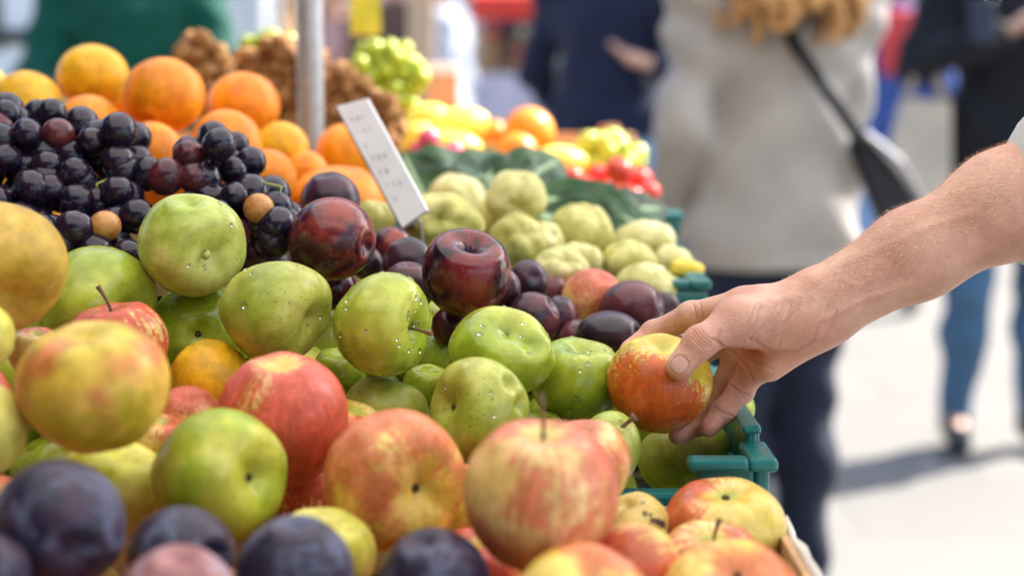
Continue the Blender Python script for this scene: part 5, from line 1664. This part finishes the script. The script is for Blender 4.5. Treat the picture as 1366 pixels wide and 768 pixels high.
prods = [('tan', (.42, .27, .14)), ('red', (.5, .05, .04)), ('pale green', (.50, .62, .46)), ('cream', (.72, .68, .58)), ('green', (.16, .28, .08)), ('orange', (.7, .3, .08))]
for k in range(14):
    nm, colr_ = prods[k % 6]
    row = k // 7; x = -.18 + .26 * (k % 7) + .03 * row
    y = 11.95 + .38 * row; z = 1.16 + .17 * row
    rt = empty('produce_basket', (x, y, z), 'far basket of %s produce, %s from left in the %s row under red awning' % (nm, ('first', 'second', 'third', 'fourth', 'fifth', 'sixth', 'seventh')[k % 7], ('front', 'back')[row]), 'basket', 'baskets on the far stall')
    mb = MB(); nn = 16; vs = []; fs = []
    for j, (rd, zz) in enumerate(((.075, 0), (.09, .02), (.11, .08), (.102, .08), (.08, .03))):
        for q in range(nn): vs.append((x + rd * math.cos(q * 6.283 / nn), y + rd * math.sin(q * 6.283 / nn), z + zz + (.002 if row == 0 else .002)))
    for j in range(4):
        for q in range(nn): fs.append((j * nn + q, j * nn + (q + 1) % nn, (j + 1) * nn + (q + 1) % nn, (j + 1) * nn + q))
    fs.append(tuple(reversed(range(nn)))); fs.append(tuple(range(4 * nn, 5 * nn)))
    mb.add(vs, fs).build('basket', MAT['crate_wood'], rt)
    S = SDF()
    for _q in range(16):
        a = rr.uniform(0, 6.28); rd = rr.uniform(0, .07)
        S.ell((x + rd * math.cos(a), y + rd * math.sin(a), z + .075 + rr.uniform(0, .05) + (.07 - rd) * .5), (.034,) * 3, .004)
    v_, f_q = S.mesh(.009)
    oo = mk('produce', v_ - np.array([x, y, z]), f_q, plain('produce_skin', colr_, .4, .2, 20), rt); tag(oo, kind='stuff')
if True:
    mb = MB(); mb.box2((-.25, 12.22, 1.16), (1.6, 12.6, 1.325)); mb.build('raised_shelf', MAT['table_wood'], st_)

# white canvas stall side left of the post
cs = empty('canvas_booth', (-1.5, 8, 0), 'white canvas booth wall hanging in folds, behind the brown fruit', 'booth')
mb = MB(); vs = []; fs = []; n = 60
for i in range(n + 1):
    x = -2.0 + .93 * i / n; w = .035 * math.sin(i * .9) + .02 * math.sin(i * 2.3)
    vs += [(x, 8 + w, .02), (x, 8 + w * .8, 2.3)]
for i in range(n): fs.append((i * 2, i * 2 + 2, i * 2 + 3, i * 2 + 1))
mb.add(vs, fs); o = mb.build('curtain', plain('white_canvas', (.74, .72, .68), .85, .05), cs, True)
m = o.modifiers.new('t', 'SOLIDIFY'); m.thickness = .004
for x in (-2.03, -1.04):
    mb = MB(); mb.tube([(x, 8.05, 0), (x, 8.05, 2.35)], .022, 10); mb.build('post', MAT['crate_wood'], cs)
mb = MB(); mb.box2((-2.2, 8.0, 2.36), (-.9, 10, 2.40)); mb.build('roof', plain('white_canvas_roof', (.74, .72, .68), .85, .05), cs)
wp = MB(); c = P(562, 50, 5.0); wp.box2((c[0] - .038, c[1] - .03, 0), (c[0] + .038, c[1] + .03, 2.4))
o = wp.build('wooden_post', plain('light_beige_wood', (.58, .40, .26), .7, .12, 6), None, bevel=.004, origin=(c[0], c[1], 0)); tag(o, 'square beige wooden post behind the green grapes', 'post')

# parked van at the left
vx1 = -1.82; vy = 7.2
van = empty('parked_van', (-4.0, vy + .9, 0), 'parked white and grey van with dark windows, behind the oranges at the left edge', 'van')
MAT['van_paint'] = plain('white_van_paint', (.66, .67, .70), .3, .03, 3, coat=.4)
prof = [(-6.2, .35), (-6.2, 1.0), (-6.1, 1.9), (-5.9, 2.05), (-2.1, 2.05), (-1.90, 1.95), (-1.84, 1.28), (-1.82, 1.0), (-1.82, .35)]
vs = [(x, vy, z) for x, z in prof] + [(x, vy + 1.8, z) for x, z in prof]; n = len(prof)
fs = [tuple(range(n)), tuple(reversed(range(n, 2 * n)))] + [(i, i + n, (i + 1) % n + n, (i + 1) % n) for i in range(n)]
mb = MB(); mb.add(vs, fs); mb.build('body', MAT['van_paint'], van, bevel=.04)
for (a, b) in ((-5.9, -4.9), (-4.8, -3.8), (-3.7, -2.75), (-2.65, -2.12)):
    mb = MB(); mb.add([(a, vy - .004, 1.25), (b, vy - .004, 1.25), (b, vy - .004, 1.75), (a, vy - .004, 1.75)], [(0, 1, 2, 3)])
    mb.build('side_window', MAT['glass'], van)
mb = MB(); mb.box2((-6.0, vy - .02, 1.275), (-1.9, vy - .006, 1.34)); mb.build('trim_strip', plain('black_trim', (.03, .03, .03), .5), van)
for x in (-5.4, -2.7):
    for y in (vy - .01, vy + 1.61):
        mb = MB(); mb.tube([(x, y, .33), (x, y + .2, .33)], .33, 28); w = mb.build('wheel', plain('tyre_rubber', (.03, .03, .03), .8), van)
        mb = MB(); mb.tube([(x, y - .006, .33), (x, y + .03, .33)], .19, 20); r_o = mb.build('rim', MAT['metal'], van); r_o.parent = w
mb = MB(); mb.tube([(-1.84, vy + .25, .85), (-1.80, vy + .25, .85)], .10, 16); mb.build('headlight', MAT['frame'], van)

# ------------------------------------------------------------------ people of the market
person('person', 'vendor in a dark green sweatshirt standing behind the oranges', PG(182, 5.0), (0.1, -1), 1.74, top=(.002, .07, .045), bottom=(.05, .05, .06), jacket_hem=.84, build=1.08,
       pose=dict(elL=(-.27, .06, 1.12), wrL=(-.16, .28, 1.02), haL=(-.12, .35, 1.0), elR=(.27, .06, 1.12), wrR=(.16, .28, 1.02), haR=(.12, .35, 1.0)))
person('person', 'person in a dark navy jacket and light blue jeans seen from behind', PG(812, 5.3), (.62, .78), 1.76, top=(.012, .017, .045), bottom=(.20, .32, .50), jacket_hem=.935, build=1.08, wide=1.0,
       pose=dict(elR=(.29, .04, 1.12), wrR=(.24, -.09, 1.15), haR=(.19, -.15, 1.17), elL=(-.26, -.02, 1.14), wrL=(-.23, .08, .98), haL=(-.20, .10, .93)))
WF = PG(1036, 3.5)
_, WW = person('person', 'woman with curly light brown hair and grey-beige jacket seen from behind', WF, (-.15, 1), 1.63, top=(.34, .315, .29), bottom=(.007, .011, .028), hair=(.42, .23, .085),
               hair_style='curly', jacket_hem=.80, build=.98, h=.012, wide=.95, fa=1.7, pose=dict(shR=(.16, 0, 1.38), knR=(.085, .03, .49), anR=(.08, -.02, .09), toR=(.085, .13, .035), knL=(-.085, .03, .49), anL=(-.075, -.02, .09), toL=(-.09, .13, .035), elL=(-.236, -.05, 1.10), wrL=(-.20, .10, .93), haL=(-.18, .17, .88), elR=(.185, .08, 1.12), wrR=(.16, .22, 1.10), haR=(.10, .28, 1.15)))
MF = PG(1346, 5.2)
person('person', 'person in a long black coat and blue jeans at the right, holding a phone', MF, (0, -1), 1.78, top=(.012, .012, .016), bottom=(.06, .13, .22), jacket_hem=.62, build=1.05, shoes=(.02, .02, .02),
       pose=dict(elR=(.295, .05, 1.14), wrR=(.11, .25, 1.22), haR=(.05, .28, 1.26), elL=(-.26, .05, 1.12), wrL=(-.09, .25, 1.18), haL=(-.02, .27, 1.22),
                 hpR=(.09, 0, .90), knR=(.12, .05, .49), anR=(.13, -.03, .09), toR=(.15, .11, .035), hpL=(-.09, 0, .90), knL=(-.09, .02, .49), anL=(-.10, -.02, .09), toL=(-.12, .13, .035)))
person('person', 'passer-by in a blue jacket with a red backpack, in the gap behind the woman', PG(1190, 8.2), (.2, 1), 1.68, h=.022, top=(.05, .09, .28), bottom=(.22, .33, .52))
person('person', 'shopper in a pale blue-white shirt and dark trousers, beyond the wooden post', PG(596, 9.0), (-1, .2), 1.72, h=.022, top=(.34, .37, .43), bottom=(.03, .035, .06), jacket_hem=.9)
person('person', 'passer-by in a dark brown jacket, left of the wooden post', PG(528, 9.0), (0, 1), 1.74, h=.022, top=(.10, .06, .05), bottom=(.10, .09, .09))
person('person', 'stallholder in an orange-tan top standing left of the post far behind', PG(352, 9.5), (.3, -1), 1.70, h=.022, top=(.48, .27, .16), bottom=(.10, .09, .09))
person('person', 'passer-by in a pinkish coat far behind, right next to the metal post', PG(452, 10.5), (-.6, -1), 1.70, h=.022, top=(.52, .33, .32), bottom=(.12, .12, .16))
person('person', 'passer-by in a white shirt far behind between the navy jacket and the woman', PG(925, 10.0), (-.6, 1), 1.72, h=.022, top=(.70, .70, .66), bottom=(.15, .2, .3))
# belongings
rb = empty('backpack', PG(1196, 8.05, 1.2), 'red backpack on the passer-by in the blue jacket', 'backpack')
c = PG(1198, 7.98, 1.30)
mb = MB(); mb.box(c, (.20, .10, .30)); mb.build('pack', plain('red_nylon', (.62, .04, .04), .6), rb, bevel=.04)
mb = MB(); mb.box((c[0], c[1] - .07, c[2] - .06), (.15, .035, .13)); mb.build('pocket', plain('red_nylon', (.5, .03, .03), .6), rb, bevel=.012)
sb = empty('shoulder_bag', P(1180, 240, 3.38), 'black shoulder bag hanging at the hip of the woman in the light jacket', 'bag')
MAT['blackbag'] = plain('black_leather', (.010, .010, .012), .6, .2, 30, .3, 120, .001, spec=.25)
a, b, c, d = P(1132, 190, 3.36), P(1158, 178, 3.34), P(1236, 272, 3.40), P(1178, 308, 3.37)
mb = MB(); t = np.array([0, .05, 0]); vs = [a, b, c, d, a + t, b + t, c + t, d + t]
mb.add(vs, [(0, 3, 2, 1), (4, 5, 6, 7), (0, 1, 5, 4), (1, 2, 6, 5), (2, 3, 7, 6), (3, 0, 4, 7)]).build('bag', MAT['blackbag'], sb, bevel=.012)
mb = MB(); mb.tube([b + t * .5, (b + c) / 2 + np.array([.012, .02, .012]), c + t * .5], .006, 8); mb.build('zip_edge', MAT['metal'], sb)
mb = MB()
s0, s1, s2 = P(1040, 20, 3.40), P(1062, 62, 3.325), P(1150, 192, 3.33)
for i in range(1): mb.tube([P(1030, -10, 3.46), s0, s1, (s1 + s2) / 2 + np.array([0, -.012, 0]), s2], .014, 8)
mb.build('strap', MAT['blackbag'], sb, True)
ph = MB(); c = P(1312, 28, 4.86); ph.box(c, (.075, .010, .145), rx=-.5); o = ph.build('mobile_phone', plain('dark_phone', (.02, .02, .025), .2), None, bevel=.006, origin=tuple(c)); tag(o, 'dark mobile phone held by the person in the black coat', 'phone')
tt = empty('tote_bag', PG(1225, 5.1, .8), 'beige cloth tote bag hanging from the arm of the person in the black coat', 'tote bag')
c = P(1226, 185, 5.1)
mb = MB(); mb.add([(c[0] - .12, c[1] - .04, c[2] - .2), (c[0] + .10, c[1] - .04, c[2] - .2), (c[0] + .09, c[1] - .03, c[2] + .12), (c[0] - .06, c[1] - .03, c[2] + .12), (c[0] - .12, c[1] + .04, c[2] - .2), (c[0] + .10, c[1] + .04, c[2] - .2), (c[0] + .09, c[1] + .03, c[2] + .12), (c[0] - .06, c[1] + .03, c[2] + .12)],
                  [(0, 1, 2, 3), (7, 6, 5, 4), (4, 5, 1, 0), (5, 6, 2, 1), (6, 7, 3, 2), (7, 4, 0, 3)]).build('bag', plain('beige_canvas', (.50, .43, .34), .85, .12, 10), tt, bevel=.02)
for k in (-1, 1):
    mb = MB(); mb.tube([(c[0] - .04, c[1] + .03 * k, c[2] + .11), (c[0] - .02, c[1] + .02 * k, c[2] + .24), (c[0] + .03, c[1] + .02 * k, c[2] + .24), (c[0] + .07, c[1] + .03 * k, c[2] + .11)], .008, 8); mb.build('handle', plain('beige_strap', (.45, .38, .3), .85), tt, True)

# ================================================================== LIGHT AND CAMERA
EL, AZ = math.radians(43), math.atan2(.83, .56)
w = bpy.data.worlds.new('World'); SC.world = w; w.use_nodes = True
nt = w.node_tree; bg = nt.nodes['Background']
sky = nt.nodes.new('ShaderNodeTexSky'); sky.sky_type = 'NISHITA'; sky.sun_disc = False; sky.sun_elevation = EL; sky.sun_rotation = AZ
sky.air_density = 1.0; sky.dust_density = 2.0; sky.ozone_density = 1.0
nt.links.new(sky.outputs[0], bg.inputs[0]); bg.inputs[1].default_value = .15
sd = Vector((math.sin(AZ) * math.cos(EL), math.cos(AZ) * math.cos(EL), math.sin(EL)))
L = bpy.data.lights.new('sun', 'SUN'); L.energy = 4.9; L.angle = math.radians(.6); L.color = (1, .95, .87)
lo = bpy.data.objects.new('sun', L); link(lo); lo.rotation_euler = sd.to_track_quat('Z', 'Y').to_euler(); lo.location = (3, 4, 6)
cd = bpy.data.cameras.new('camera'); cam = bpy.data.objects.new('camera', cd); link(cam)
cam.location = CAM; cam.rotation_euler = (math.pi / 2 - PITCH, 0, 0)
cd.lens = 60; cd.sensor_width = 36; cd.clip_start = .05; cd.clip_end = 500
cd.dof.use_dof = True; cd.dof.focus_distance = 1.19; cd.dof.aperture_fstop = 3.5; cd.dof.aperture_blades = 0
SC.camera = cam
SC.view_settings.view_transform = 'Standard'; SC.view_settings.look = 'None'; SC.view_settings.gamma = 1; SC.view_settings.use_curve_mapping = False
SC.view_settings.exposure = 1.76
SC.cycles.use_denoising = True
try: SC.cycles.denoiser = 'OPENIMAGEDENOISE'
except Exception: pass
SC.cycles.max_bounces = 8; SC.cycles.transmission_bounces = 6; SC.cycles.sample_clamp_indirect = 6
